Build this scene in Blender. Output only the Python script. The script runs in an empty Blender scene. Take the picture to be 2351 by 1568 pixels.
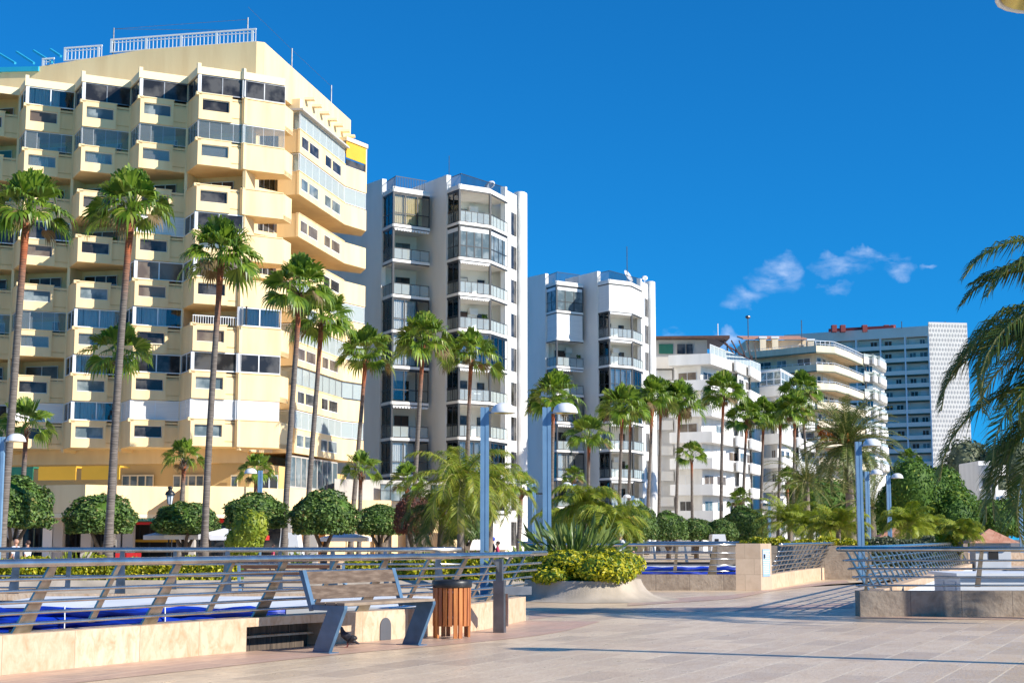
import bpy, math, random
from math import radians as R, sin, cos, pi
from mathutils import Vector, Matrix
# ---------------------------------------------------------------- camera, light
S = bpy.context.scene
CH = 1.45                       # eye height
FP = 3551.0                     # focal length, in the photo-preview pixels used for surveying (2351 wide)
TH = math.atan((1235-784)/FP)   # upward pitch
camd = bpy.data.cameras.new('camera'); cam = bpy.data.objects.new('camera', camd)
S.collection.objects.link(cam); S.camera = cam
camd.sensor_width = 36; camd.lens = 36*FP/2351; camd.clip_end = 5000; camd.clip_start = .1
cam.location = (0,0,CH); cam.rotation_euler = (R(90)+TH,0,0)
SUN_EL = R(29.5); SDX, SDY = .907, -.42           # towards the sun, in plan
sd = bpy.data.lights.new('sun','SUN'); sd.energy = 5.0; sd.angle = R(.5); sd.color = (1,.94,.84)
so = bpy.data.objects.new('sun', sd); S.collection.objects.link(so)
sv = Vector((SDX*cos(SUN_EL), SDY*cos(SUN_EL), sin(SUN_EL))); so.rotation_euler = sv.to_track_quat('Z','Y').to_euler()
so.location = (60,-40,60)
W = bpy.data.worlds.new('World'); S.world = W; W.use_nodes = True
nt = W.node_tree; N = nt.nodes; L = nt.links; N.clear()
out = N.new('ShaderNodeOutputWorld'); bg = N.new('ShaderNodeBackground'); sky = N.new('ShaderNodeTexSky')
sky.sky_type = 'NISHITA'; sky.sun_disc = False; sky.sun_elevation = SUN_EL
sky.sun_rotation = math.atan2(SDX, SDY); sky.air_density = 1.0; sky.dust_density = 0; sky.ozone_density = 2.0; sky.altitude = 0
# deep polarised blue: the lookup direction is lifted a little off the pale horizon, and the colour tinted
tcs = N.new('ShaderNodeTexCoord'); lift = N.new('ShaderNodeVectorMath'); lift.operation='ADD'; lift.inputs[1].default_value=(0,0,.10)
nrm = N.new('ShaderNodeVectorMath'); nrm.operation='NORMALIZE'
L.new(tcs.outputs['Generated'], lift.inputs[0]); L.new(lift.outputs[0], nrm.inputs[0]); L.new(nrm.outputs[0], sky.inputs[0])
hs = N.new('ShaderNodeMixRGB'); hs.blend_type='MULTIPLY'; hs.inputs[0].default_value=1; hs.inputs[2].default_value=(.07,.665,1.06,1)
pre = N.new('ShaderNodeHueSaturation'); pre.inputs['Saturation'].default_value=1.15
L.new(sky.outputs[0], pre.inputs['Color']); L.new(pre.outputs[0], hs.inputs[1])
bg.inputs[1].default_value = .115
# a few thin clouds low over the far blocks: noise kept inside soft elliptical regions of the sky
tc = N.new('ShaderNodeTexCoord'); noi = N.new('ShaderNodeTexNoise'); noi.inputs['Scale'].default_value = 34; noi.inputs['Detail'].default_value = 9
noi.inputs['Roughness'].default_value = .62
mpn = N.new('ShaderNodeMapping'); mpn.inputs['Rotation'].default_value=(0,R(28),0); mpn.inputs['Scale'].default_value = (.75,1,1.9); L.new(tc.outputs['Generated'], mpn.inputs[0]); L.new(mpn.outputs[0], noi.inputs[0])
def ray(px,py):
    cx = px-1175.5; cy = 784-py
    return Vector((cx, FP*cos(TH)-cy*sin(TH), FP*sin(TH)+cy*cos(TH)))
def at(px,py,Y):
    d = ray(px,py); return Vector((0,0,CH))+d*(Y/d.y)
def atz(px,py,z):
    d = ray(px,py); return Vector((0,0,CH))+d*((z-CH)/d.z)
def gnd(px,py): return atz(px,py,0)
acc = None
nw = N.new('ShaderNodeTexNoise'); nw.inputs['Scale'].default_value = 55; nw.inputs['Detail'].default_value = 7; L.new(tc.outputs['Generated'], nw.inputs[0])
wsub = N.new('ShaderNodeVectorMath'); wsub.operation='SUBTRACT'; L.new(nw.outputs['Color'], wsub.inputs[0]); wsub.inputs[1].default_value=(.5,.5,.5)
wsc = N.new('ShaderNodeVectorMath'); wsc.operation='SCALE'; wsc.inputs['Scale'].default_value=.034; L.new(wsub.outputs[0], wsc.inputs[0])
wdir = N.new('ShaderNodeVectorMath'); wdir.operation='ADD'; L.new(tc.outputs['Generated'], wdir.inputs[0]); L.new(wsc.outputs[0], wdir.inputs[1])
for px,py,rx,ry,k in [(1800,612,48,30,1),(1775,645,55,30,.9),(1712,685,58,20,1),(2018,580,75,17,1.05),(1935,615,62,22,.9),(2065,612,32,26,.9),(1905,668,42,13,.9),(1672,790,40,34,1.7),(1530,778,30,20,1.0),(1775,588,16,16,.7),(2125,625,22,9,.6)]:
    d = ray(px,py).normalized(); az = math.atan2(d.x,d.y); el = math.asin(d.z)
    sub = N.new('ShaderNodeVectorMath'); sub.operation='SUBTRACT'; L.new(wdir.outputs[0], sub.inputs[0]); sub.inputs[1].default_value = d
    sc = N.new('ShaderNodeVectorMath'); sc.operation='MULTIPLY'; L.new(sub.outputs[0], sc.inputs[0]); sc.inputs[1].default_value = (FP/rx, FP/rx, FP/ry)
    ln = N.new('ShaderNodeVectorMath'); ln.operation='LENGTH'; L.new(sc.outputs[0], ln.inputs[0])
    m = N.new('ShaderNodeMapRange'); m.inputs[1].default_value=1.15; m.inputs[2].default_value=0; m.inputs[3].default_value=0; m.inputs[4].default_value=k; L.new(ln.outputs['Value'], m.inputs[0])
    if acc is None: acc = m
    else:
        a = N.new('ShaderNodeMath'); a.operation='MAXIMUM'; L.new(acc.outputs[0], a.inputs[0]); L.new(m.outputs[0], a.inputs[1]); acc = a
ns = N.new('ShaderNodeMapRange'); ns.inputs[1].default_value=.40; ns.inputs[2].default_value=.74; L.new(noi.outputs[0], ns.inputs[0])
cm = N.new('ShaderNodeMath'); cm.operation='MULTIPLY'; L.new(acc.outputs[0], cm.inputs[0]); L.new(ns.outputs[0], cm.inputs[1])
cm2 = N.new('ShaderNodeMath'); cm2.operation='MULTIPLY'; cm2.inputs[1].default_value=.95; cm2.use_clamp=True; L.new(cm.outputs[0], cm2.inputs[0])
cmx = N.new('ShaderNodeMixRGB'); L.new(cm2.outputs[0], cmx.inputs[0]); L.new(hs.outputs[0], cmx.inputs[1]); cmx.inputs[2].default_value=(4.8,5.6,7.2,1)
L.new(cmx.outputs[0], bg.inputs[0]); L.new(bg.outputs[0], out.inputs[0])
S.view_settings.view_transform = 'Standard'; S.view_settings.look = 'None'; S.view_settings.exposure = .5; S.view_settings.gamma = 1
S.render.engine = 'CYCLES'
S.cycles.transparent_max_bounces = 16; S.cycles.max_bounces = 6

# ---------------------------------------------------------------- helpers
COL = S.collection
class MB:
    def __init__(s): s.v=[]; s.f=[]; s.uv=None; s.mi=[]
    def add(s, vs, fs):
        n=len(s.v); s.v += [tuple(v) for v in vs]; s.f += [tuple(i+n for i in f) for f in fs]; return s
    def hexa(s, b, t):
        s.add(list(b)+list(t), [(3,2,1,0),(4,5,6,7),(0,1,5,4),(1,2,6,5),(2,3,7,6),(3,0,4,7)]); return s
    def box(s, x0,y0,z0,x1,y1,z1):
        return s.hexa([(x0,y0,z0),(x1,y0,z0),(x1,y1,z0),(x0,y1,z0)],[(x0,y0,z1),(x1,y0,z1),(x1,y1,z1),(x0,y1,z1)])
    def obox(s, c, ang, hx, hy, z0, z1):
        u=(cos(ang),sin(ang)); w=(-u[1],u[0])
        P=[(c[0]+u[0]*a*hx+w[0]*b*hy, c[1]+u[1]*a*hx+w[1]*b*hy) for a,b in((-1,-1),(1,-1),(1,1),(-1,1))]
        return s.hexa([(x,y,z0) for x,y in P],[(x,y,z1) for x,y in P])
    def blk(s, p, q, s0, s1, z0, z1, d0, d1):
        """block along p->q between distances s0..s1 and z0..z1; d0..d1 is depth to the left of p->q (into the building)"""
        dx,dy=q[0]-p[0],q[1]-p[1]; l=math.hypot(dx,dy); dx/=l; dy/=l
        g=lambda a,d:(p[0]+dx*a-dy*d, p[1]+dy*a+dx*d)
        P=[g(s0,d0),g(s1,d0),g(s1,d1),g(s0,d1)]
        return s.hexa([(x,y,z0) for x,y in P],[(x,y,z1) for x,y in P])
    def prism(s, poly, z0, z1):
        n=len(poly); zt=z1 if hasattr(z1,'__len__') else [z1]*n
        return s.add([(p[0],p[1],z0) for p in poly]+[(p[0],p[1],zt[i]) for i,p in enumerate(poly)],
              [tuple(range(n-1,-1,-1)),tuple(range(n,2*n))]+[(i,(i+1)%n,n+(i+1)%n,n+i) for i in range(n)])
    def tube(s, pts, r, n=8, cap=True):
        pts=[Vector(p) for p in pts]; rr=r if hasattr(r,'__len__') else [r]*len(pts)
        rings=[]; ref=None
        for i,p in enumerate(pts):
            t=(pts[min(i+1,len(pts)-1)]-pts[max(i-1,0)]).normalized()
            if ref is None: ref = Vector((0,0,1)) if abs(t.z)<.9 else Vector((1,0,0))
            a=t.cross(ref).normalized(); b=a.cross(t).normalized(); ref=b if abs(t.dot(b))<.5 else ref
            rings.append([p+a*(cos(2*pi*k/n)*rr[i])+b*(sin(2*pi*k/n)*rr[i]) for k in range(n)])
        vs=[v for g in rings for v in g]; fs=[]
        for i in range(len(pts)-1):
            for k in range(n): fs.append((i*n+k,i*n+(k+1)%n,(i+1)*n+(k+1)%n,(i+1)*n+k))
        if cap: fs += [tuple(range(n-1,-1,-1)), tuple((len(pts)-1)*n+k for k in range(n))]
        return s.add(vs,fs)
    def bar(s, p, q, w, h, up=(0,0,1)):
        p=Vector(p); q=Vector(q); t=(q-p).normalized(); a=t.cross(Vector(up)).normalized()*(w/2); b=a.cross(t).normalized()*(h/2)
        return s.hexa([p-a-b,p+a-b,p+a+b,p-a+b],[q-a-b,q+a-b,q+a+b,q-a+b])
    def lathe(s, prof, c=(0,0,0), n=20):
        vs=[]; fs=[]; m=len(prof)
        for k in range(n):
            a=2*pi*k/n; vs += [(c[0]+r*cos(a), c[1]+r*sin(a), c[2]+z) for r,z in prof]
        for k in range(n):
            for i in range(m-1):
                fs.append((k*m+i, ((k+1)%n)*m+i, ((k+1)%n)*m+i+1, k*m+i+1))
        return s.add(vs,fs)
    def ball(s, c, rx, ry=None, rz=None, n=12, m=8):
        ry=ry or rx; rz=rz or rx; vs=[]; fs=[]
        for j in range(m+1):
            t=pi*j/m
            for k in range(n):
                a=2*pi*k/n; vs.append((c[0]+rx*sin(t)*cos(a), c[1]+ry*sin(t)*sin(a), c[2]-rz*cos(t)))
        for j in range(m):
            for k in range(n): fs.append((j*n+k,j*n+(k+1)%n,(j+1)*n+(k+1)%n,(j+1)*n+k))
        return s.add(vs,fs)
    def extrude(s, poly, p, u, w, th):
        """flat outline (a,b) drawn in the plane spanned by u and z at p, thickness th along w"""
        p=Vector(p);u=Vector(u);w=Vector(w); n=len(poly)
        A=[p+u*a+Vector((0,0,b)) for a,b in poly]; B=[v+w*th for v in A]
        return s.add(A+B,[tuple(range(n)),tuple(range(2*n-1,n-1,-1))]+[((i+1)%n,i,n+i,n+(i+1)%n) for i in range(n)])
def mesh(name, mb, mats, smooth=False):
    me=bpy.data.meshes.new(name); me.from_pydata(mb.v,[],mb.f)
    for m in (mats if isinstance(mats,(list,tuple)) else [mats]): me.materials.append(m)
    if mb.mi: me.polygons.foreach_set('material_index', mb.mi)
    if smooth: me.polygons.foreach_set('use_smooth',[True]*len(me.polygons))
    if mb.uv:
        ul=me.uv_layers.new(name='UVMap')
        for lp in me.loops: ul.data[lp.index].uv = mb.uv[lp.vertex_index]
    me.update(); return me
def wloc(o):
    v=Vector(o.location)
    while o.parent: o=o.parent; v+=o.location
    return v
def part(name, mb, mat, parent=None, smooth=False, label=None):
    if not mb.f: return None
    if parent is not None:
        w=wloc(parent); mb.v=[(a-w.x,b-w.y,c-w.z) for a,b,c in mb.v]
    o=bpy.data.objects.new(name, mesh(name,mb,mat,smooth)); COL.objects.link(o)
    if parent is not None: o.parent=parent
    if label: o['label']=label
    return o
def tag(o,label,cat,group=None):
    o['label']=label; o['category']=cat
    if group: o['group']=group
    return o
def thing(name,label,cat,loc=(0,0,0),group=None):
    o=bpy.data.objects.new(name,None); o.empty_display_size=.3; COL.objects.link(o); o.location=loc
    return tag(o,label,cat,group)
def struct(name,mb,mat,smooth=False):
    o=part(name,mb,mat,None,smooth); o['kind']='structure'; return o
def dup(root, loc, rz=0, sc=1, label=None):
    def cp(o,p):
        c=o.copy(); COL.objects.link(c); c.parent=p
        for ch in [x for x in bpy.data.objects if x.parent==o]: cp(ch,c)
        return c
    r=cp(root,None); r.location=loc; r.rotation_euler=(0,0,rz); r.scale=(sc,sc,sc) if not hasattr(sc,'__len__') else sc
    if label: r['label']=label
    return r
# ---------------------------------------------------------------- materials
def newmat(name):
    m=bpy.data.materials.new(name); m.use_nodes=True; t=m.node_tree; return m,t,t.nodes['Principled BSDF']
def nd(t,k,**kw):
    n=t.nodes.new(k)
    for a,b in kw.items():
        if hasattr(n,a): setattr(n,a,b)
    return n
def paint(name, c, rough=.6, var=.1, scale=.6, metal=0, c2=None, bump=0, bscale=30, spec=None, coords='Object', stretch=(1,1,1), lo=.35, hi=.65):
    m,t,b=newmat(name); b.inputs['Roughness'].default_value=rough; b.inputs['Metallic'].default_value=metal
    if spec is not None: b.inputs['Specular IOR Level'].default_value=spec
    tcn=nd(t,'ShaderNodeTexCoord'); mp=nd(t,'ShaderNodeMapping'); mp.inputs['Scale'].default_value=stretch
    t.links.new(tcn.outputs[coords],mp.inputs[0])
    n=nd(t,'ShaderNodeTexNoise'); n.inputs['Scale'].default_value=scale; n.inputs['Detail'].default_value=6; t.links.new(mp.outputs[0],n.inputs[0])
    mr=nd(t,'ShaderNodeMapRange'); mr.inputs[1].default_value=lo; mr.inputs[2].default_value=hi; t.links.new(n.outputs[0],mr.inputs[0])
    mx=nd(t,'ShaderNodeMixRGB'); t.links.new(mr.outputs[0],mx.inputs[0])
    mx.inputs[1].default_value=(*c,1); mx.inputs[2].default_value=(*(c2 or [x*(1-var) for x in c]),1)
    t.links.new(mx.outputs[0],b.inputs['Base Color'])
    if bump:
        n2=nd(t,'ShaderNodeTexNoise'); n2.inputs['Scale'].default_value=bscale; n2.inputs['Detail'].default_value=4; t.links.new(mp.outputs[0],n2.inputs[0])
        bp=nd(t,'ShaderNodeBump'); bp.inputs['Strength'].default_value=bump; bp.inputs['Distance'].default_value=.02
        t.links.new(n2.outputs[0],bp.inputs['Height']); t.links.new(bp.outputs[0],b.inputs['Normal'])
    return m
def leafmat(name, c1, c2, c3=None, rough=.45, trans=.25):
    m,t,b=newmat(name); g=nd(t,'ShaderNodeNewGeometry'); cr=nd(t,'ShaderNodeValToRGB')
    cr.color_ramp.elements[0].color=(*c1,1); cr.color_ramp.elements[1].color=(*c2,1)
    if c3: e=cr.color_ramp.elements.new(.93); e.color=(*c2,1); cr.color_ramp.elements[-1].color=(*c3,1)
    t.links.new(g.outputs['Random Per Island'],cr.inputs[0]); t.links.new(cr.outputs[0],b.inputs['Base Color'])
    b.inputs['Roughness'].default_value=rough
    tr=nd(t,'ShaderNodeBsdfTranslucent'); t.links.new(cr.outputs[0],tr.inputs[0]); mx=nd(t,'ShaderNodeMixShader'); mx.inputs[0].default_value=trans
    t.links.new(b.outputs[0],mx.inputs[1]); t.links.new(tr.outputs[0],mx.inputs[2]); t.links.new(mx.outputs[0],t.nodes['Material Output'].inputs[0])
    return m
def glass(name, tint=(.75,.85,.85), refl=.22, rough=.03, frost=0):
    m,t,b=newmat(name); t.nodes.remove(b)
    tr=nd(t,'ShaderNodeBsdfTransparent'); tr.inputs[0].default_value=(*tint,1)
    gl=nd(t,'ShaderNodeBsdfGlossy'); gl.inputs['Roughness'].default_value=rough
    n=nd(t,'ShaderNodeTexNoise'); n.inputs['Scale'].default_value=.8; tcn=nd(t,'ShaderNodeTexCoord'); t.links.new(tcn.outputs['Object'],n.inputs[0])
    bp=nd(t,'ShaderNodeBump'); bp.inputs['Strength'].default_value=.25; bp.inputs['Distance'].default_value=.1; t.links.new(n.outputs[0],bp.inputs['Height']); t.links.new(bp.outputs[0],gl.inputs['Normal'])
    fr=nd(t,'ShaderNodeFresnel'); fr.inputs[0].default_value=1.5
    ad=nd(t,'ShaderNodeMath',operation='ADD'); ad.inputs[1].default_value=refl-.04; ad.use_clamp=True; t.links.new(fr.outputs[0],ad.inputs[0])
    mx=nd(t,'ShaderNodeMixShader'); t.links.new(ad.outputs[0],mx.inputs[0]); t.links.new(tr.outputs[0],mx.inputs[1]); t.links.new(gl.outputs[0],mx.inputs[2])
    last=mx
    if frost:
        df=nd(t,'ShaderNodeBsdfDiffuse'); df.inputs[0].default_value=(.66,.71,.70,1); m3=nd(t,'ShaderNodeMixShader'); m3.inputs[0].default_value=frost
        t.links.new(mx.outputs[0],m3.inputs[1]); t.links.new(df.outputs[0],m3.inputs[2]); last=m3
    t.links.new(last.outputs[0],t.nodes['Material Output'].inputs[0]); return m
def darkglass(name, c=(.02,.025,.035), rough=.06, c2=(.07,.08,.09)):
    m=paint(name,c,rough,scale=.9,c2=c2,bump=.12,bscale=1.2,spec=.32,lo=.45,hi=.6); return m
M={}
M['cream']=paint('cream_render',(.90,.68,.375),.78,scale=1.1,stretch=(1,1,.16),bump=.25,bscale=18,c2=(.77,.545,.28),lo=.38,hi=.78)
M['creamtrim']=paint('cream_trim',(.90,.73,.46),.7,.05,.5)
M['ochre']=paint('ochre_render',(.74,.49,.20),.75,.12,.4)
M['white']=paint('white_render',(.83,.80,.75),.7,scale=.9,stretch=(1,1,.2),c2=(.70,.67,.62),lo=.4,hi=.8,bump=.12,bscale=20)
M['whitetower']=paint('white_tower_render',(.90,.86,.79),.75,c2=(.80,.755,.68),scale=.5,stretch=(1,1,.3),bump=.2,bscale=12)
M['beige']=paint('beige_render',(.78,.66,.48),.75,scale=.9,stretch=(1,1,.2),c2=(.66,.55,.39))
M['pgrey']=paint('pale_grey_render',(.80,.75,.66),.8,.12,.2)
M['greyr']=paint('grey_render',(.50,.47,.43),.8,.15,.3)
M['alu']=paint('white_frame',(.78,.79,.80),.4,.04,1)
M['black']=paint('black_frame',(.03,.032,.035),.4,.2,2)
M['dglass']=darkglass('dark_window_glass',(.022,.021,.022),.08,(.09,.085,.08))
M['bglass']=darkglass('blue_window_glass',(.10,.135,.15),.08,(.24,.28,.29))
M['brglass']=darkglass('brown_blind_glass',(.12,.09,.07),.15,(.2,.16,.12))
M['cglass']=glass('clear_glass',(.93,.94,.94),.05)
M['gglass']=glass('green_tinted_glass',(.90,.955,.94),.05,frost=.13)
M['rglass']=glass('frosted_railing_glass',(.90,.94,.93),.05,frost=.33)
M['curt']=paint('curtain_cloth',(.75,.74,.70),.9,scale=14,stretch=(3,3,.05),c2=(.45,.45,.44))
M['ycurt']=paint('yellow_curtain_cloth',(.80,.68,.42),.9,scale=10,stretch=(3,3,.05),c2=(.55,.42,.22))
M['shut']=paint('white_shutter',(.82,.79,.75),.55,scale=6,stretch=(.1,.1,6),c2=(.70,.68,.65))
M['tan']=paint('tan_panel',(.35,.26,.17),.7,.25,1)
M['brown']=paint('brown_door',(.10,.045,.025),.5,.3,2)
M['dark']=paint('dark_interior',(.02,.018,.017),.8,.3,1)
M['teal']=paint('teal_door',(.03,.22,.28),.4,.1,1)
M['blue']=paint('blue_painted_steel',(.17,.31,.47),.42,c2=(.14,.26,.41),scale=3,bump=.05)
M['bench']=paint('bench_blue_steel',(.075,.16,.27),.45,c2=(.055,.12,.20),scale=6,bump=.1)
M['steel']=paint('brushed_steel',(.62,.61,.58),.22,metal=.95,c2=(.45,.44,.41),scale=5)
M['postst']=paint('worn_steel_plate',(.42,.41,.37),.33,metal=.9,c2=(.28,.26,.21),scale=7,bump=.1)
M['galv']=paint('galvanised_steel',(.22,.225,.235),.38,metal=.75,c2=(.15,.155,.165),scale=4)
M['lampw']=paint('lamp_dome_white',(.75,.76,.77),.35,.05,2)
M['lampin']=paint('lamp_reflector',(.80,.66,.22),.25,metal=.6,c2=(.55,.42,.12),scale=3)
M['iron']=paint('black_iron',(.02,.022,.025),.4,.3,4)
M['tarp']=paint('blue_tarpaulin',(.006,.05,.55),.4,c2=(.003,.015,.16),scale=4,stretch=(.5,1,5),bump=1,bscale=7)  # darker streaks in the colour stand in for shade in the folds
M['membr']=paint('white_membrane',(.74,.77,.80),.6,.1,1.5)
M['wellw']=paint('well_plaster',(.66,.68,.70),.8,.1,.8)
M['wood1']=paint('slat_wood_orange',(.55,.20,.045),.5,c2=(.33,.10,.025),scale=4,stretch=(6,6,.6))
M['wood2']=paint('slat_wood_red',(.28,.075,.03),.5,c2=(.45,.16,.05),scale=4,stretch=(6,6,.6))
M['plank']=paint('weathered_plank',(.095,.062,.042),.85,c2=(.20,.145,.105),scale=5,stretch=(1,1,5),bump=.5,bscale=12,lo=.4,hi=.75)
M['seatw']=paint('bleached_plank',(.32,.25,.185),.8,c2=(.20,.15,.11),scale=5)
M['ptrunk']=None
M['conc']=paint('pale_concrete',(.47,.40,.32),.85,c2=(.33,.28,.22),scale=1.6,bump=.4,bscale=25)
M['red']=paint('red_cloth',(.62,.02,.02),.7,.1,2)
M['wcloth']=paint('white_cloth',(.80,.80,.80),.8,.05,2)
M['orange']=paint('orange_cloth',(.75,.30,.04),.8,.1,2)
M['yawn']=paint('yellow_awning_cloth',(.72,.40,.035),.8,.08,1)
M['green']=paint('green_panel',(.02,.16,.10),.6,.2,1)
M['tealsign']=paint('teal_sign',(.02,.30,.30),.5,.1,1)
M['turq']=paint('turquoise_steel',(.03,.42,.62),.4,.1,1)
M['terr']=paint('terracotta_tiles',(.42,.17,.10),.8,c2=(.55,.30,.20),scale=4)
M['skin']=paint('skin',(.50,.27,.18),.55,.1,5)
M['hairg']=paint('grey_hair',(.45,.43,.41),.7,.2,30)
M['hairb']=paint('brown_hair',(.06,.03,.02),.6,.3,30)
M['shirt']=paint('white_shirt',(.78,.79,.82),.85,.08,8)
M['trous']=paint('dark_trousers',(.03,.035,.05),.85,.2,8)
M['mag']=paint('magenta_top',(.45,.02,.10),.8,.1,8)
M['bcap']=paint('blue_cap',(.02,.06,.5),.6,.1,8)
M['pig']=paint('pigeon_feathers',(.012,.012,.016),.5,c2=(.04,.04,.055),scale=12)
M['orfl']=paint('palm_fruit_stalk',(.65,.20,.03),.6,.3,6)
M['stem']=paint('frond_stalk',(.28,.26,.08),.6,.2,6)
M['bark']=paint('tree_bark',(.16,.12,.09),.9,c2=(.09,.07,.05),scale=4,stretch=(1,1,.4),bump=.6,bscale=10)
M['barkp']=paint('pale_bark',(.27,.22,.18),.9,c2=(.16,.13,.10),scale=4,bump=.6,bscale=10)
M['soil']=paint('soil',(.05,.035,.025),.95,.3,3)
M['fan']=leafmat('fan_palm_leaf',(.05,.12,.012),(.23,.34,.03),(.42,.42,.10),.4,.35)
M['fanold']=leafmat('dry_fan_leaf',(.16,.10,.04),(.24,.18,.08),None,.7)
M['ficus']=leafmat('ficus_leaf',(.012,.05,.008),(.17,.28,.055),(.30,.25,.08),.6,.2)
M['ficd']=leafmat('dark_tree_leaf',(.02,.08,.005),(.11,.21,.012),(.26,.30,.03),.7,.2)
M['redl']=leafmat('red_shrub_leaf',(.09,.025,.018),(.22,.08,.04),(.30,.16,.08),.5)
M['ylw']=leafmat('yellow_hedge_leaf',(.13,.21,.006),(.62,.53,.008),(.10,.16,.01),.5,.25)
M['lime']=leafmat('lime_leaf',(.16,.24,.02),(.38,.42,.03),None,.5,.3)
M['areca']=leafmat('areca_leaflet',(.14,.23,.02),(.40,.42,.04),(.50,.32,.05),.45,.35)
M['queen']=leafmat('queen_palm_leaflet',(.035,.085,.015),(.15,.19,.03),(.36,.26,.05),.4,.3)
M['date']=leafmat('date_palm_leaflet',(.05,.10,.02),(.19,.23,.05),(.36,.32,.10),.45,.25)
M['strel']=leafmat('strelitzia_leaf',(.05,.11,.02),(.22,.28,.07),(.58,.56,.24),.4,.2)
M['olive']=leafmat('grey_green_leaf',(.06,.09,.04),(.15,.17,.09),None,.6,.15)
# palm trunk: grey below, red-brown boots under the crown, fine rings
def trunkmat():
    m,t,b=newmat('palm_trunk_bark'); b.inputs['Roughness'].default_value=.9
    tcn=nd(t,'ShaderNodeTexCoord'); sx=nd(t,'ShaderNodeSeparateXYZ'); t.links.new(tcn.outputs['Generated'],sx.inputs[0])
    n=nd(t,'ShaderNodeTexNoise'); n.inputs['Scale'].default_value=9; n.inputs['Detail'].default_value=5
    mp=nd(t,'ShaderNodeMapping'); mp.inputs['Scale'].default_value=(.25,.25,1.6); t.links.new(tcn.outputs['Object'],mp.inputs[0]); t.links.new(mp.outputs[0],n.inputs[0])
    ad=nd(t,'ShaderNodeMath',operation='MULTIPLY_ADD'); t.links.new(n.outputs[0],ad.inputs[0]); ad.inputs[1].default_value=.10; t.links.new(sx.outputs[2],ad.inputs[2])
    cr=nd(t,'ShaderNodeValToRGB'); e=cr.color_ramp.elements; e[0].position=0; e[0].color=(.17,.145,.125,1); e[1].position=1; e[1].color=(.30,.10,.045,1)
    for p,c in((.79,(.16,.135,.115,1)),(.89,(.24,.11,.065,1)),(.955,(.33,.085,.03,1))): x=e.new(p); x.color=c
    t.links.new(ad.outputs[0],cr.inputs[0])
    mx=nd(t,'ShaderNodeMixRGB',blend_type='MULTIPLY'); mx.inputs[0].default_value=.75; t.links.new(cr.outputs[0],mx.inputs[1])
    n3=nd(t,'ShaderNodeMapRange'); n3.inputs[1].default_value=.3; n3.inputs[2].default_value=.7; n3.inputs[3].default_value=.45; n3.inputs[4].default_value=1.35; t.links.new(n.outputs[0],n3.inputs[0]); t.links.new(n3.outputs[0],mx.inputs[2])
    t.links.new(mx.outputs[0],b.inputs['Base Color'])
    w=nd(t,'ShaderNodeTexWave',bands_direction='Z'); w.inputs['Scale'].default_value=3.2; w.inputs['Distortion'].default_value=3; t.links.new(tcn.outputs['Object'],w.inputs[0])
    bp=nd(t,'ShaderNodeBump'); bp.inputs['Strength'].default_value=.35; bp.inputs['Distance'].default_value=.03; t.links.new(w.outputs['Fac'],bp.inputs['Height']); t.links.new(bp.outputs[0],b.inputs['Normal'])
    return m
M['ptrunk']=trunkmat()
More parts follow.
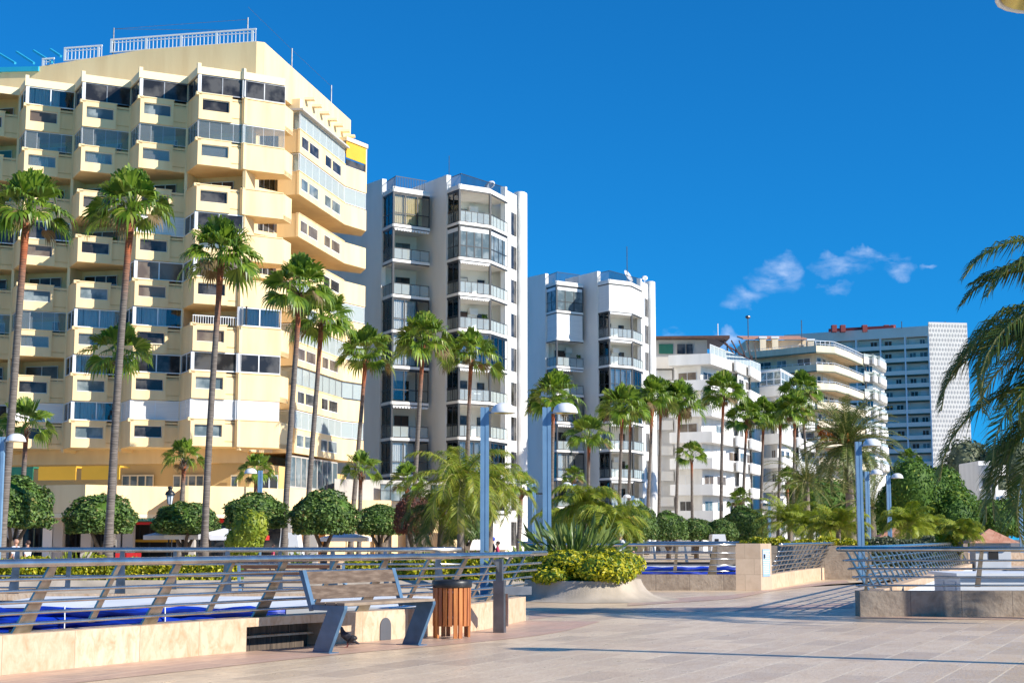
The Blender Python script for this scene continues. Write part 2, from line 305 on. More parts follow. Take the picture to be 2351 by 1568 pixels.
def brickmat(name, c1,c2,mortar, bw,bh,ms, coords, rot=0, rough=.5, offset=.5, veins=.35, vc=(.45,.25,.15), stain=None, vscale=2.2, vstretch=(1,1,1), bias=0, bump2=0, spots=0):
    m,t,b=newmat(name); tcn=nd(t,'ShaderNodeTexCoord'); mp=nd(t,'ShaderNodeMapping'); mp.inputs['Rotation'].default_value=(0,0,rot)
    t.links.new(tcn.outputs[coords],mp.inputs[0])
    br=nd(t,'ShaderNodeTexBrick'); br.offset=offset; br.inputs['Scale'].default_value=1; br.inputs['Brick Width'].default_value=bw; br.inputs['Row Height'].default_value=bh
    br.inputs['Mortar Size'].default_value=ms; br.inputs['Mortar Smooth'].default_value=.2; br.inputs['Bias'].default_value=bias
    for i,c in((1,c1),(2,c2),(3,mortar)): br.inputs[i].default_value=(*c,1)
    t.links.new(mp.outputs[0],br.inputs[0])
    mp2=nd(t,'ShaderNodeMapping'); mp2.inputs['Scale'].default_value=vstretch; t.links.new(mp.outputs[0],mp2.inputs[0])
    n=nd(t,'ShaderNodeTexNoise'); n.inputs['Scale'].default_value=vscale; n.inputs['Detail'].default_value=8; n.inputs['Roughness'].default_value=.65; n.inputs['Distortion'].default_value=.6; t.links.new(mp2.outputs[0],n.inputs[0])
    mr=nd(t,'ShaderNodeMapRange'); mr.inputs[1].default_value=.42; mr.inputs[2].default_value=.72; mr.inputs[4].default_value=veins; t.links.new(n.outputs[0],mr.inputs[0])
    mx=nd(t,'ShaderNodeMixRGB'); t.links.new(mr.outputs[0],mx.inputs[0]); t.links.new(br.outputs[0],mx.inputs[1]); mx.inputs[2].default_value=(*vc,1); last=mx
    if stain:
        n2=nd(t,'ShaderNodeTexNoise'); n2.inputs['Scale'].default_value=.35; n2.inputs['Detail'].default_value=4; t.links.new(mp.outputs[0],n2.inputs[0])
        r2=nd(t,'ShaderNodeMapRange'); r2.inputs[1].default_value=.4; r2.inputs[2].default_value=.7; r2.inputs[4].default_value=.5; t.links.new(n2.outputs[0],r2.inputs[0])
        m2=nd(t,'ShaderNodeMixRGB'); t.links.new(r2.outputs[0],m2.inputs[0]); t.links.new(mx.outputs[0],m2.inputs[1]); m2.inputs[2].default_value=(*stain,1); last=m2
    if spots:
        n5=nd(t,'ShaderNodeTexNoise'); n5.inputs['Scale'].default_value=7; n5.inputs['Detail'].default_value=3; t.links.new(mp.outputs[0],n5.inputs[0])
        r5=nd(t,'ShaderNodeMapRange'); r5.inputs[1].default_value=.66; r5.inputs[2].default_value=.72; r5.inputs[4].default_value=spots; t.links.new(n5.outputs[0],r5.inputs[0])
        m5=nd(t,'ShaderNodeMixRGB'); t.links.new(r5.outputs[0],m5.inputs[0]); t.links.new(last.outputs[0],m5.inputs[1]); m5.inputs[2].default_value=(.16,.12,.09,1); last=m5
    t.links.new(last.outputs[0],b.inputs['Base Color'])
    r3=nd(t,'ShaderNodeMapRange'); r3.inputs[1].default_value=.3; r3.inputs[2].default_value=.7; r3.inputs[3].default_value=rough-.1; r3.inputs[4].default_value=rough+.12; t.links.new(n.outputs[0],r3.inputs[0]); t.links.new(r3.outputs[0],b.inputs['Roughness'])
    bp=nd(t,'ShaderNodeBump'); bp.inputs['Strength'].default_value=.25; bp.inputs['Distance'].default_value=.006; t.links.new(br.outputs['Fac'],bp.inputs['Height']); bp.invert=True
    if bump2:
        b2=nd(t,'ShaderNodeBump'); b2.inputs['Strength'].default_value=bump2; b2.inputs['Distance'].default_value=.02; n4=nd(t,'ShaderNodeTexNoise'); n4.inputs['Scale'].default_value=14; n4.inputs['Detail'].default_value=6; t.links.new(mp2.outputs[0],n4.inputs[0]); t.links.new(n4.outputs[0],b2.inputs['Height']); t.links.new(bp.outputs[0],b2.inputs['Normal']); bp=b2
    t.links.new(bp.outputs[0],b.inputs['Normal'])
    return m
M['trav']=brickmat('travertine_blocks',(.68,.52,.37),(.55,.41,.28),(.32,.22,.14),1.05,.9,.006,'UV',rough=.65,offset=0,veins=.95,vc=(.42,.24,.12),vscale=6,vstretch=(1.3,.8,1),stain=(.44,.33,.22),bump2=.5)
M['travd']=brickmat('weathered_shaded_travertine_blocks',(.36,.29,.22),(.28,.22,.165),(.14,.11,.085),.95,.9,.007,'UV',rough=.75,offset=0,veins=.75,vc=(.15,.11,.08),vscale=4,bump2=.6)  # darker than the pale travertine: dirt, plus shadow strips put into the colour
M['pave']=brickmat('plaza_paving',(.84,.645,.43),(.55,.41,.275),(.90,.73,.50),1.25,.52,.015,'Object',rot=R(-66),rough=.34,veins=.65,vc=(.46,.335,.215),stain=(.68,.50,.33),vscale=2.2,vstretch=(.8,2.0,1),bump2=.3,spots=.5)
M['band']=brickmat('red_paving_band',(.60,.38,.27),(.48,.33,.24),(.68,.52,.38),.9,.45,.010,'Object',rot=R(-66),rough=.42,veins=.4,vc=(.26,.18,.16),vscale=1.8,vstretch=(1,4,1))
M['louv']=paint('dark_ribbed_vent',(.13,.095,.07),.85,c2=(.06,.045,.035),scale=9,stretch=(3,3,.3))
M['asph']=paint('street_ground',(.20,.18,.16),.85,.2,.2)
# ================================================================ ground
g=MB(); g.prism([(-700,-12),(700,-12),(700,1500),(-700,1500)],-.3,-.12)
struct('street_ground',g,M['asph'])
def V2(p): return Vector((p[0],p[1]))
def cat(pts,k=6):
    """smooth path through plan points"""
    P=[V2(p) for p in pts]; P=[P[0]*2-P[1]]+P+[P[-1]*2-P[-2]]; o=[]
    for i in range(1,len(P)-2):
        for j in range(k):
            t=j/k; a,b,c,d=P[i-1:i+3]
            o.append(.5*((2*b)+(c-a)*t+(2*a-5*b+4*c-d)*t*t+(3*b-a-3*c+d)*t**3))
    o.append(P[-2]); return o
def pgrid(px): return [gnd(*p).xy for p in px]
# well outlines (curb outer faces). near-left curb runs from left-near to right-far
NL=cat([(-7.6,13.2)]+[tuple(v) for v in pgrid([(0,1550),(565,1495),(884,1469),(1082,1449),(1207,1424)])],8)
FLY=29.2                                                     # far curb of the left well
PIL=gnd(1690,1355); PY=PIL.y
MW0=gnd(1440,1355); MW1=gnd(1748,1355); MW2=gnd(1960,1323)
RC=gnd(1975,1415); RE=V2((RC.x+9,RC.y)); RB=gnd(2215,1318)
# plaza: one sheet with three openings; built as strips around the wells
pz=MB()
def sheet(mb,poly,z):
    mb.add([(p[0],p[1],z) for p in poly],[tuple(range(len(poly)))])
g=MB()
def offs(path,d):
    o=[]
    for i,p in enumerate(path):
        t=(path[min(i+1,len(path)-1)]-path[max(i-1,0)]).normalized(); o.append(p+Vector((-t.y,t.x))*d)
    return o
# right-hand side of the near-left curb
near=[p for p in NL]
lim=near[-1]
for a,b in zip(near[:-1],near[1:]): sheet(g,[(a.x,a.y),(b.x,b.y)][::-1]+[(a.x,a.y)],0) if False else None
def strip(mb,path,x1,z):
    for a,b in zip(path[:-1],path[1:]): sheet(mb,[(a.x,a.y),(x1,a.y),(x1,b.y),(b.x,b.y)],z)
strip(g,near,40,0); y0=lim.y
sheet(g,[(-40,-6),(40,-6),(40,near[0].y),(-40,near[0].y)],0)
sheet(g,[(lim.x,y0),(RC.x,y0),(RC.x,PY),(lim.x,PY)],0)
sheet(g,[(RC.x,y0),(60,y0),(60,RC.y),(RC.x,RC.y)],0) if RC.y>y0 else None
sheet(g,[(-60,FLY+.25),(lim.x,FLY+.25),(lim.x,PY),(-60,PY)],0)
# behind: between middle well and right well, and far beyond
sheet(g,[(MW1.x,PY),(RC.x,PY),(RB.x+.3,MW2.y),(MW2.x-2,MW2.y)],0)
sheet(g,[(RC.x,RC.y),(RB.x+.3,RB.y),(RB.x+.3,MW2.y),(RC.x,PY)],0)
sheet(g,[(RB.x+.3,RB.y),(60,RB.y),(60,MW2.y),(RB.x+.3,MW2.y)],0)
sheet(g,[(-60,PY),(MW0.x-3,PY),(MW0.x-3,MW2.y),(-60,MW2.y)],0)
sheet(g,[(-60,MW2.y),(90,MW2.y),(90,150),(-60,150)],0)
struct('plaza_paving',g,M['pave'])
# reddish bands let into the paving
b=MB(); 
def bandstrip(path,d0,d1,z=.004):
    A=offs(path,d0); B=offs(path,d1)
    for i in range(len(A)-1): sheet(b,[A[i],A[i+1],B[i+1],B[i]][::-1],z)
bandstrip(near,-1.35,-.02)
q=[gnd(x,y).xy for x,y in ((1215,1402),(1330,1398),(1700,1392),(1960,1384))]
q2=[gnd(x,y).xy for x,y in ((1215,1422),(1330,1408),(1700,1402),(1960,1396))]
for i in range(3): sheet(b,[q2[i],q2[i+1],q[i+1],q[i]],.004)
q=[gnd(x,y).xy for x,y in ((1440,1391),(1690,1374),(1770,1357),(1950,1336))]
q2=[gnd(x,y).xy for x,y in ((1445,1378),(1680,1366),(1760,1353),(1940,1331))]
for i in range(3): sheet(b,[q[i],q[i+1],q2[i+1],q2[i]],.008)
q=[gnd(x,y).xy for x,y in ((1960,1419),(2351,1423))]; q2=[gnd(x,y).xy for x,y in ((1977,1415.5),(2351,1415.5))]
sheet(b,[q[0],q[1],q2[1],q2[0]],.006)
struct('red_paving_band',b,M['band'])
# ================================================================ wells
def wellpit(name,poly,zb,mat):
    m=MB(); n=len(poly)
    m.add([(p[0],p[1],zb) for p in poly],[tuple(range(n))])
    for i in range(n):
        a,c=poly[i],poly[(i+1)%n]; m.add([(a[0],a[1],.3),(c[0],c[1],.3),(c[0],c[1],zb),(a[0],a[1],zb)],[(0,1,2,3)])
    return struct(name,m,mat)
# curb walls with UVs along their length
def curb(path,h,th,mat,name,label,recess=None,close=True):
    """wall whose outer face runs along path; thickness to the left of travel"""
    o=MB(); o.uv=[]; inn=offs(path,th); s=0; S_=[0]
    for a,c in zip(path[:-1],path[1:]): s+=(c-a).length; S_.append(s)
    def quad(pts,uvs,mi=0): o.add(pts,[(0,1,2,3)]); o.uv+=uvs; o.mi.append(mi)
    for i in range(len(path)-1):
        a,c,ai,ci=path[i],path[i+1],inn[i],inn[i+1]; u0,u1=S_[i],S_[i+1]
        rec = recess and u0>=recess[0]-1e-3 and u1<=recess[1]+1e-3
        if rec:
            n=(ai-a).normalized()*.32; r0=a+n; r1=c+n; z1,z2,zm=.03,h-.11,h*.42
            quad([(a.x,a.y,z2),(c.x,c.y,z2),(c.x,c.y,h),(a.x,a.y,h)],[(u0,z2),(u1,z2),(u1,h),(u0,h)])
            quad([(r0.x,r0.y,-.05),(r1.x,r1.y,-.05),(r1.x,r1.y,z2),(r0.x,r0.y,z2)],[(u0,0),(u1,0),(u1,z2),(u0,z2)],1)
            quad([(a.x,a.y,z2),(r0.x,r0.y,z2),(r1.x,r1.y,z2),(c.x,c.y,z2)],[(u0,0),(u0,.2),(u1,.2),(u1,0)])
            m0=a+n*.62; m1=c+n*.62
            quad([(m0.x,m0.y,zm-.03),(m1.x,m1.y,zm-.03),(m1.x,m1.y,zm),(m0.x,m0.y,zm)],[(u0,0),(u1,0),(u1,.05),(u0,.05)])
            quad([(m0.x,m0.y,zm),(m1.x,m1.y,zm),(r1.x,r1.y,zm),(r0.x,r0.y,zm)],[(u0,0),(u1,0),(u1,.1),(u0,.1)])
        else: quad([(a.x,a.y,-.05),(c.x,c.y,-.05),(c.x,c.y,h),(a.x,a.y,h)],[(u0,0),(u1,0),(u1,h),(u0,h)])
        if recess:
            for uu,pt,nn in ((recess[0],a,ai) if abs(u0-recess[0])<1e-3 else (None,0,0),(recess[1],c,ci) if abs(u1-recess[1])<1e-3 else (None,0,0)):
                if uu is not None:
                    r=pt+(nn-pt).normalized()*.32; z2=h-.11; quad([(pt.x,pt.y,0),(pt.x,pt.y,z2),(r.x,r.y,z2),(r.x,r.y,0)],[(uu,0),(uu,z2),(uu+.2,z2),(uu+.2,0)])
        quad([(a.x,a.y,h),(c.x,c.y,h),(ci.x,ci.y,h),(ai.x,ai.y,h)],[(u0,h),(u1,h),(u1,h+th),(u0,h+th)])
        quad([(ai.x,ai.y,h),(ci.x,ci.y,h),(ci.x,ci.y,-1.2),(ai.x,ai.y,-1.2)],[(u0,h),(u1,h),(u1,-1.2),(u0,-1.2)])
    for k,sg in((0,-1),(-1,1)):
        a,ai=path[k],inn[k]; quad([(a.x,a.y,-.05),(a.x,a.y,h),(ai.x,ai.y,h),(ai.x,ai.y,-.05)],[(0,0),(0,h),(th,h),(th,0)])
    w=part(name,o,[mat,M['louv']]); tag(w,label,'curb wall'); return w,S_
def railing(path,h,ztop,lean,spacing,label,group=None,start=.5,nrail=5,wide=.26,base=.09,name='steel_railing',halfposts=True,over=(0,0),end_post=False):
    """leaning railing on top of a curb: path = outer face of curb; leans to the right of travel"""
    S_=[0]
    for a,c in zip(path[:-1],path[1:]): S_.append(S_[-1]+(c-a).length)
    tot=S_[-1]
    def P(s):
        s0=s; s=max(0,min(tot,s))
        for i in range(len(S_)-1):
            if s<=S_[i+1]+1e-6: break
        t=(path[i+1]-path[i]).normalized(); return path[i]+t*(s0-S_[i]),t
    root=thing(name,label,'railing',(path[0].x,path[0].y,h),group)
    def pt(s,k,extra=0):    # k 0..1 up the lean
        p,t=P(s); n=Vector((-t.y,t.x)); d=.16-(lean+.0)*k+extra
        return Vector((p.x+n.x*d,p.y+n.y*d,h+(ztop-h)*k)),t,n
    s=start; i=0
    ks=[.13+.80*j/nrail for j in range(nrail)]
    while s<tot-.05:
        if i%2==0 or not halfposts:
            w0=wide/2; w1=wide/2*.40; sh=.0
        else: w0,w1=.05,.032
        k0=0 if (i%2==0 or not halfposts) else ks[0]-.03
        a,t,n=pt(s,k0); c,_,_=pt(s,.97); sh=lean*.35 if True else 0
        T=Vector((t.x,t.y,0)); w=Vector((n.x,n.y,.35)).normalized()*.014
        c=c+T*.06
        m=MB(); m.hexa([a-T*w0-w,a+T*w0-w,a+T*w0+w,a-T*w0+w],[c-T*w1-w,c+T*w1-w,c+T*w1+w,c-T*w1+w])
        part('post',m,M['postst'],root)
        s+=spacing/2 if halfposts else spacing; i+=1
    nS=max(8,int(tot/1.2))
    m=MB(); m.tube([pt(-over[0]+(tot+over[0]+over[1])*j/nS,1)[0] for j in range(nS+1)],.046,12); part('handrail',m,M['steel'],root,True)
    for k in ks:
        m=MB(); m.tube([pt(-over[0]*k+(tot+(over[0]+over[1])*k)*j/nS,k,-.03)[0] for j in range(nS+1)],.019,8); part('rail',m,M['steel'],root,True)
    return root,pt
H0=.42; RT=1.185
# --- left well
rl=[]; s=0
for a,c in zip(NL[:-1],NL[1:]): rl.append(s); s+=(c-a).length
ir=[min(range(len(rl)),key=lambda i:abs((NL[i]-V2(gnd(x,y).xy)).length)) for x,y in ((565,1495),(742,1482))]
LC,_=curb(NL,H0,.38,M['trav'],'curb_wall','pale travertine curb wall sweeping from the lower left edge to behind the litter bin',recess=(rl[ir[0]],rl[ir[1]]))
NR,npt=railing(NL,H0,RT,.42,2.02,'long leaning steel railing in the foreground on the pale curb behind the bench',start=.55,over=(0,.45))
# square support post with bracket at the railing's end
c=gnd(1147,1452); a2=math.atan2(NL[-1].y-NL[-3].y,NL[-1].x-NL[-3].x)
root=thing('support_post','square grey steel post on the paving that props the end of the near railing','post',(c.x,c.y,0))
m=MB(); m.obox((c.x,c.y),a2,.075,.085,0,.80); part('lower_shaft',m,M['galv'],root)
m=MB(); m.obox((c.x,c.y),a2,.05,.05,.80,RT-.05); part('upper_shaft',m,M['galv'],root)
e=npt(99,.3)[0] if False else V2((NL[-1].x,NL[-1].y))
dv=(Vector((e.x,e.y,0))-Vector((c.x,c.y,0))); dv=dv.normalized()
da=Vector((.93,.37,0)).normalized(); m=MB(); m.bar(Vector((c.x,c.y,.64)),Vector((c.x,c.y,.64))+da*.52,.09,.13); part('arm',m,M['galv'],root)
m=MB(); m.obox((c.x+.04,c.y+.0),a2,.02,.095,.1,.6); part('web_plate',m,M['steel'],root)
e0,tt,_=npt(99,0); e1,_,_=npt(99,.97); T=Vector((tt.x,tt.y,0)); e1=e1+T*.42
m=MB(); m.hexa([e0-T*.16-da*.012,e0-T*.02-da*.012,e0-T*.02+da*.012,e0-T*.16+da*.012],[e1-T*.08-da*.012,e1-da*.012,e1+da*.012,e1-T*.08+da*.012]); part('end_post',m,M['postst'],NR)
m=MB(); m.extrude([(0,0),(-.75,.0),(-.75,.05),(-.12,-.16),(0,-.16)],(c.x-dv.x*.05,c.y-dv.y*.05,RT-.09),(dv.x,dv.y,0),(-dv.y,dv.x,0),.012); part('gusset_plate',m,M['galv'],root)
farp=[Vector((x,FLY)) for x in (-22,-15,-8,-4,lim.x-1.2)]
o,_=curb([Vector((p.x,FLY)) for p in farp],H0,.34,M['trav'],'curb_wall','pale curb wall along the far side of the left sunken court, below the yellow hedge')
farr=[Vector((x,FLY+.34)) for x in (lim.x-1.2,-4,-8,-15,-22)]
railing(farr,H0,RT+.05,.36,2.0,'steel railing on the far side of the left court in front of the yellow hedge',start=.4,nrail=3,wide=.2)
inner=offs(NL,.38)
poly=[(-22,inner[0].y)]+[(p.x,p.y) for p in inner]+[(lim.x-1.2,FLY),(-22,FLY)]
wellpit('sunken_court',poly,-3.0,M['wellw'])
# inner plaster shelf
m=MB(); m.box(-22,FLY-.9,-.5,lim.x-1.6,FLY-.02,.2)
tag(part('plaster_ledge',m,M['wellw']),'long pale plaster ledge along the far inner wall of the left court','ledge')
def canopy(x0,x1,y,z,label,cords=(.3,.62),xm=None,dm=1.5):
    r=thing('rolled_canopy',label,'canopy',((x0+x1)/2,y,z-.3))
    m=MB(); n=14; xm=xm or x1
    for i in range(n):
        a=x0+(xm-x0)*i/n; b2=x0+(xm-x0)*(i+1)/n; s1=.03*sin(i*1.3); s2=.03*sin((i+1)*1.3)
        m.hexa([(a,y,z+.05+s1),(b2,y,z+.05+s2),(b2,y+dm,z+.1),(a,y+dm,z+.1)],[(a,y,z+.07+s1),(b2,y,z+.07+s2),(b2,y+dm,z+.12),(a,y+dm,z+.12)])
    part('membrane',m,M['membr'],r)
    for dz,rad in((0,.075),(-.15,.085),(-.31,.06)):
        m=MB(); pts=[(x0+(x1-x0)*i/18, y-.05-.04*sin(i*.9+dz*9), z+dz+.02*sin(i*1.7+dz*20)) for i in range(19)]
        m.tube(pts,[rad*(1+.18*sin(i*2.1+dz*7)) for i in range(19)],10); part('rolled_cloth',m,M['tarp'],r,True)
    m=MB(); m.box(x0,y+.05,z-.42,x1,y+.09,z+.06); part('backing_cloth',m,M['tarp'],r)
    for k in cords:
        m=MB(); X=x0+(x1-x0)*k; m.tube([(X,y-.16,z+.1),(X+.01,y-.17,z-.1),(X,y-.14,z-.36)],.012,5); part('cord',m,M['wcloth'],r)
    return r
pL=at(-60,1410,24.6); pR=at(655,1410,24.6)
canopy(pL.x,pR.x,24.6,at(300,1404,24.6).z,'bright blue rolled tarpaulin canopy with white top inside the left court',xm=lim.x-1.3,dm=3.3)
m=MB(); s0=at(20,1440,24.0); s1=at(235,1440,24.0); m.box(s0.x,24.0,s0.z-.55,s1.x,24.06,s0.z-.03)
r=thing('dark_sign','dark sign board with white lettering low in the left court under the blue tarpaulin','sign',((s0.x+s1.x)/2,24.03,s0.z-.55))
part('board',m,M['iron'],r)
def text(s,size,loc,rot,mat,parent,name='lettering',ext=.004,ax='CENTER'):
    c=bpy.data.curves.new(name,'FONT'); c.body=s; c.size=size; c.extrude=ext; c.align_x=ax
    o=bpy.data.objects.new(name,c); COL.objects.link(o); o.location=loc; o.rotation_euler=rot
    dg=bpy.context.evaluated_depsgraph_get(); me=bpy.data.meshes.new_from_object(o.evaluated_get(dg)); M4=Matrix.LocRotScale(Vector(loc),o.rotation_euler,None); me.transform(M4)
    bpy.data.objects.remove(o); 
    w=wloc(parent); me.transform(Matrix.Translation(-w)); me.materials.clear(); me.materials.append(mat)
    o=bpy.data.objects.new(name,me); COL.objects.link(o); o.parent=parent; return o
text('OPP AVAH',.2,((s0.x*.62+s1.x*.38),23.985,s0.z-.26),(R(90),0,0),M['wcloth'],r)
# --- middle well
mw=[V2(MW0.xy)-Vector((3,0)),V2(MW0.xy),V2((PIL.x,PY))]
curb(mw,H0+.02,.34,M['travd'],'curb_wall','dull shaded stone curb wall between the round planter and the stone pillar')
railing(mw,H0,RT+.08,.25,2.1,'steel railing above blue canopy left of the stone pillar',start=1.2,nrail=4)
pw=.36
root=thing('stone_pillar','square stone pillar carrying a blue notice, at the corner of the middle court','pillar',(PIL.x+pw,PY+pw,0))
m=MB(); m.uv=None
p2=gnd(1748,1355)
pil=[(PIL.x,PY),(p2.x,PY),(p2.x+.42,PY+.72),(PIL.x+.42,PY+.72)]
def uvprism(mb,poly,z0,z1):
    mb.uv=mb.uv or []; n=len(poly); s=0
    for i in range(n):
        a,c=poly[i],poly[(i+1)%n]; l=math.hypot(c[0]-a[0],c[1]-a[1])
        mb.add([(a[0],a[1],z0),(c[0],c[1],z0),(c[0],c[1],z1),(a[0],a[1],z1)],[(0,1,2,3)]); mb.uv+=[(s,z0),(s+l,z0),(s+l,z1),(s,z1)]; s+=l
    mb.add([(p[0],p[1],z1) for p in poly],[tuple(range(n))]); mb.uv+=[(p[0],p[1]) for p in poly]
uvprism(m,pil,-.05,1.30); 
M['pill']=brickmat('pillar_stone',(.56,.43,.31),(.44,.33,.23),(.30,.23,.16),.52,.44,.005,'UV',rough=.6,offset=.5,veins=.6,vc=(.38,.27,.18),vscale=3)
part('shaft',m,M['pill'],root)
# notice on the sunlit side
u=Vector((.42,.72,0)).normalized(); nrm_=Vector((u.y,-u.x,0))
q=Vector((p2.x,PY,0))+u*.12+nrm_*.004
m=MB(); m.extrude([(0,.38),(.55,.38),(.55,1.14),(0,1.14)],q,u,nrm_,.012); part('notice_board',m,paint('notice_blue',(.30,.45,.62),.4,.05,3),root)
m=MB()
rnd=random.Random(4)
for i in range(13):
    z=1.08-i*.052; x=.04
    while x<.45:
        w=rnd.uniform(.03,.10); m.extrude([(x,z),(min(x+w,.51),z),(min(x+w,.51),z+.022),(x,z+.022)],q+nrm_*.013,u,nrm_,.002); x+=w+.02
part('printed_text',m,M['wcloth'],root)
m=MB(); m.extrude([(.06,.88),(.18,.88),(.18,1.0),(.06,1.0)],q+nrm_*.0155,u,nrm_,.002); part('pictogram',m,M['iron'],root)
rp=cat([(p2.x+.42,PY+.72),gnd(1835,1339).xy,gnd(1905,1328).xy,gnd(1962,1320).xy],6)
ll=0
Ls=[0]
for a,c in zip(rp[:-1],rp[1:]): Ls.append(Ls[-1]+(c-a).length)
curb(rp,H0,.34,M['trav'],'curb_wall','sunlit travertine curb wall receding to the right of the stone pillar',recess=(Ls[-6],Ls[-3]))
railing(rp,H0,RT+.08,.42,1.6,'steel railing with wide leaning posts to the right of the stone pillar',start=.5,nrail=5,wide=.3)
bk=[V2(rp[-1]),V2((MW0.x-3,rp[-1].y+.5))]
wellpit('middle_sunken_court',[(MW0.x-3,PY+.34),(PIL.x+.5,PY+.34)]+[(p.x-.35,p.y+.1) for p in rp[2:]]+[(MW0.x-3,rp[-1].y)],-3,M['wellw'])
pL=at(1430,1312,PY+6); pR=at(1700,1312,PY+6)
canopy(pL.x,pR.x,PY+6,at(1500,1306,PY+6).z,'blue edged white canopy in the middle court seen through the railing',cords=())
m=MB(); m.box(MW0.x-3,PY+15.6,-1,MW2.x-1,PY+15.9,.55); tag(part('curb_wall',m,M['travd']),'brown shaded curb along the back of the middle court','curb wall')
bf=[Vector((MW2.x-1,PY+15.6)),Vector((MW0.x-3,PY+15.6))]
railing(bf,.55,RT+.1,.2,2.4,'thin distant railing along the back of the middle court',start=.6,nrail=2,wide=.12)
# --- right well
rw=[V2(RC.xy),V2((RC.x+5,RC.y)),V2((RC.x+11,RC.y+.1))]
curb(rw,.47,.4,M['travd'],'curb_wall','dark weathered, shade-toned stone curb wall at the right edge, front of the right court')
railing(rw,.47,RT+.06,.18,4.2,'steel railing across the front of the right court at the right edge',start=.15,nrail=4,wide=.05,halfposts=True,over=(.35,0))
lw=[V2(RB.xy),V2(RC.xy)+Vector((.0,.4))]
lw=[lw[0]+(lw[1]-lw[0])*k/4 for k in range(5)]
# path reversed so that the lean goes outwards (to the left side of the court)
curb(lw,.45,.38,M['trav'],'curb_wall','curb wall running back along the left side of the right court')
railing(lw,.45,RT+.06,.42,1.15,'row of wide leaning steel posts and rails along the left side of the right court',start=.25,nrail=4,wide=.26,halfposts=False,over=(0,.2))
wellpit('right_sunken_court',[(RC.x+.5,RC.y+.4),(RC.x+13,RC.y+.4),(RC.x+13,RB.y),(RB.x+.4,RB.y)],-3,M['wellw'])
a=at(2205,1340,RC.y+3.2); b2=at(2351,1340,RC.y+3.2)
r=thing('white_skylight','white boxy skylight with glazed side inside the right court','skylight',(a.x,a.y,-3))
m=MB(); zt=at(2205,1322,RC.y+3.2).z; m.box(a.x,RC.y+3.2,-3,b2.x+3,RC.y+5.2,zt); part('body',m,M['membr'],r)
m=MB()
for k in range(2): m.box(a.x-.03,RC.y+3.5+k*.9,-2.4,a.x-.004,RC.y+4.1+k*.9,zt-.12)
part('side_window',m,M['wellw'],r)
m=MB(); m.box(a.x-.1,RC.y+3.1,zt+.003,b2.x+3.1,RC.y+5.3,zt+.06); part('coping',m,M['alu'],r)
# blue container, stone walls and parapets beyond the right court
def wallbox(px0,px1,ytop,ybase,dpt,mat,name,label,catg,d=.4):
    Yg=gnd(px0,ybase).y; a=at(px0,ytop,Yg); c=at(px1,ytop,Yg); m=MB(); m.uv=[]; uvprism(m,[(a.x,Yg),(c.x,Yg),(c.x,Yg+d),(a.x,Yg+d)],-.05,a.z)
    return tag(part(name,m,mat),label,catg)
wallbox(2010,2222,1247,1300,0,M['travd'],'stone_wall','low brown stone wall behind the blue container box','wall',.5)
wallbox(2222,2351,1268,1297,0,M['trav'],'stone_wall','sunlit cream stone wall at the right edge beyond the right court','wall',.5)
Yg=gnd(2135,1292).y; a=at(2118,1256,Yg); c=at(2216,1256,Yg)
r=thing('blue_container','blue metal waste container in front of the brown stone wall','container',((a.x+c.x)/2,Yg-.5,0))
m=MB(); m.box(a.x,Yg-1,.12,c.x,Yg-.05,a.z-.1); part('body',m,paint('container_blue',(.02,.10,.36),.45,.15,3),r)
m=MB(); m.box(a.x-.04,Yg-1.04,a.z-.097,c.x+.04,Yg-.03,a.z); part('lid',m,paint('container_lid',(.03,.14,.42),.4,.1,3),r)
for k in range(5):
    m=MB(); X=a.x+(c.x-a.x)*(k+.5)/5; m.box(X-.03,Yg-1.03,.14,X+.03,Yg-1.003,a.z-.12); part('rib',m,paint('container_rib',(.02,.08,.30),.5,.1,3) if k==0 else bpy.data.materials['container_rib'],r)

vp=min(range(len(NL)-1),key=lambda i:abs((NL[i]-V2(gnd(898,1469).xy)).length)); ta=(NL[vp+1]-NL[vp]).normalized(); va=NL[vp]
m=MB(); arc=[(-.125,.0),(.125,.0)]+[(.125*cos(t),.19+.125*sin(t)) for t in [pi*k/10 for k in range(11)]]
m.extrude(arc,(va.x+ta.y*.012,va.y-ta.x*.012,0.005),(ta.x,ta.y,0),(-ta.y,ta.x,0),.02)
tag(part('arched_vent',m,paint('slate_vent_cover',(.09,.095,.11),.6,.15,3)),'small slate grey arched vent cover low on the curb wall, left of the litter bin','vent')
# ================================================================ bench, bin, pigeon
F0=gnd(740,1498); F1=gnd(945,1480)
L_=(V2(F1.xy)-V2(F0.xy)); LN=L_.length; Lx=Vector((L_.x,L_.y,0)).normalized(); Fy=Vector((Lx.y,-Lx.x,0))
root=thing('park_bench','blue steel bench with weathered wooden back planks beside the litter bin','bench',(F0.x,F0.y,0))
def plate(base,th=.06):
    m=MB(); B=Vector(base)
    m.extrude([(-.15,0),(.13,0),(.39,.56),(.39,.60),(-.17,.60),(-.19,.535),(.10,.535)],B-Lx*th/2,Fy,Lx,th)
    return m
for i,bse in enumerate((F0,F1)):
    part('leg',plate(bse),M['bench'],root)
    m=MB(); B=Vector(bse); m.extrude([(-.205,.52),(-.15,.55),(-.335,1.04),(-.40,1.03)],B-Lx*.035,Fy,Lx,.07); part('back_post',m,M['bench'],root)
    m=MB(); m.obox((B.x,B.y),math.atan2(Lx.y,Lx.x),.09,.2,.0,.012); part('foot_plate',m,M['bench'],root)
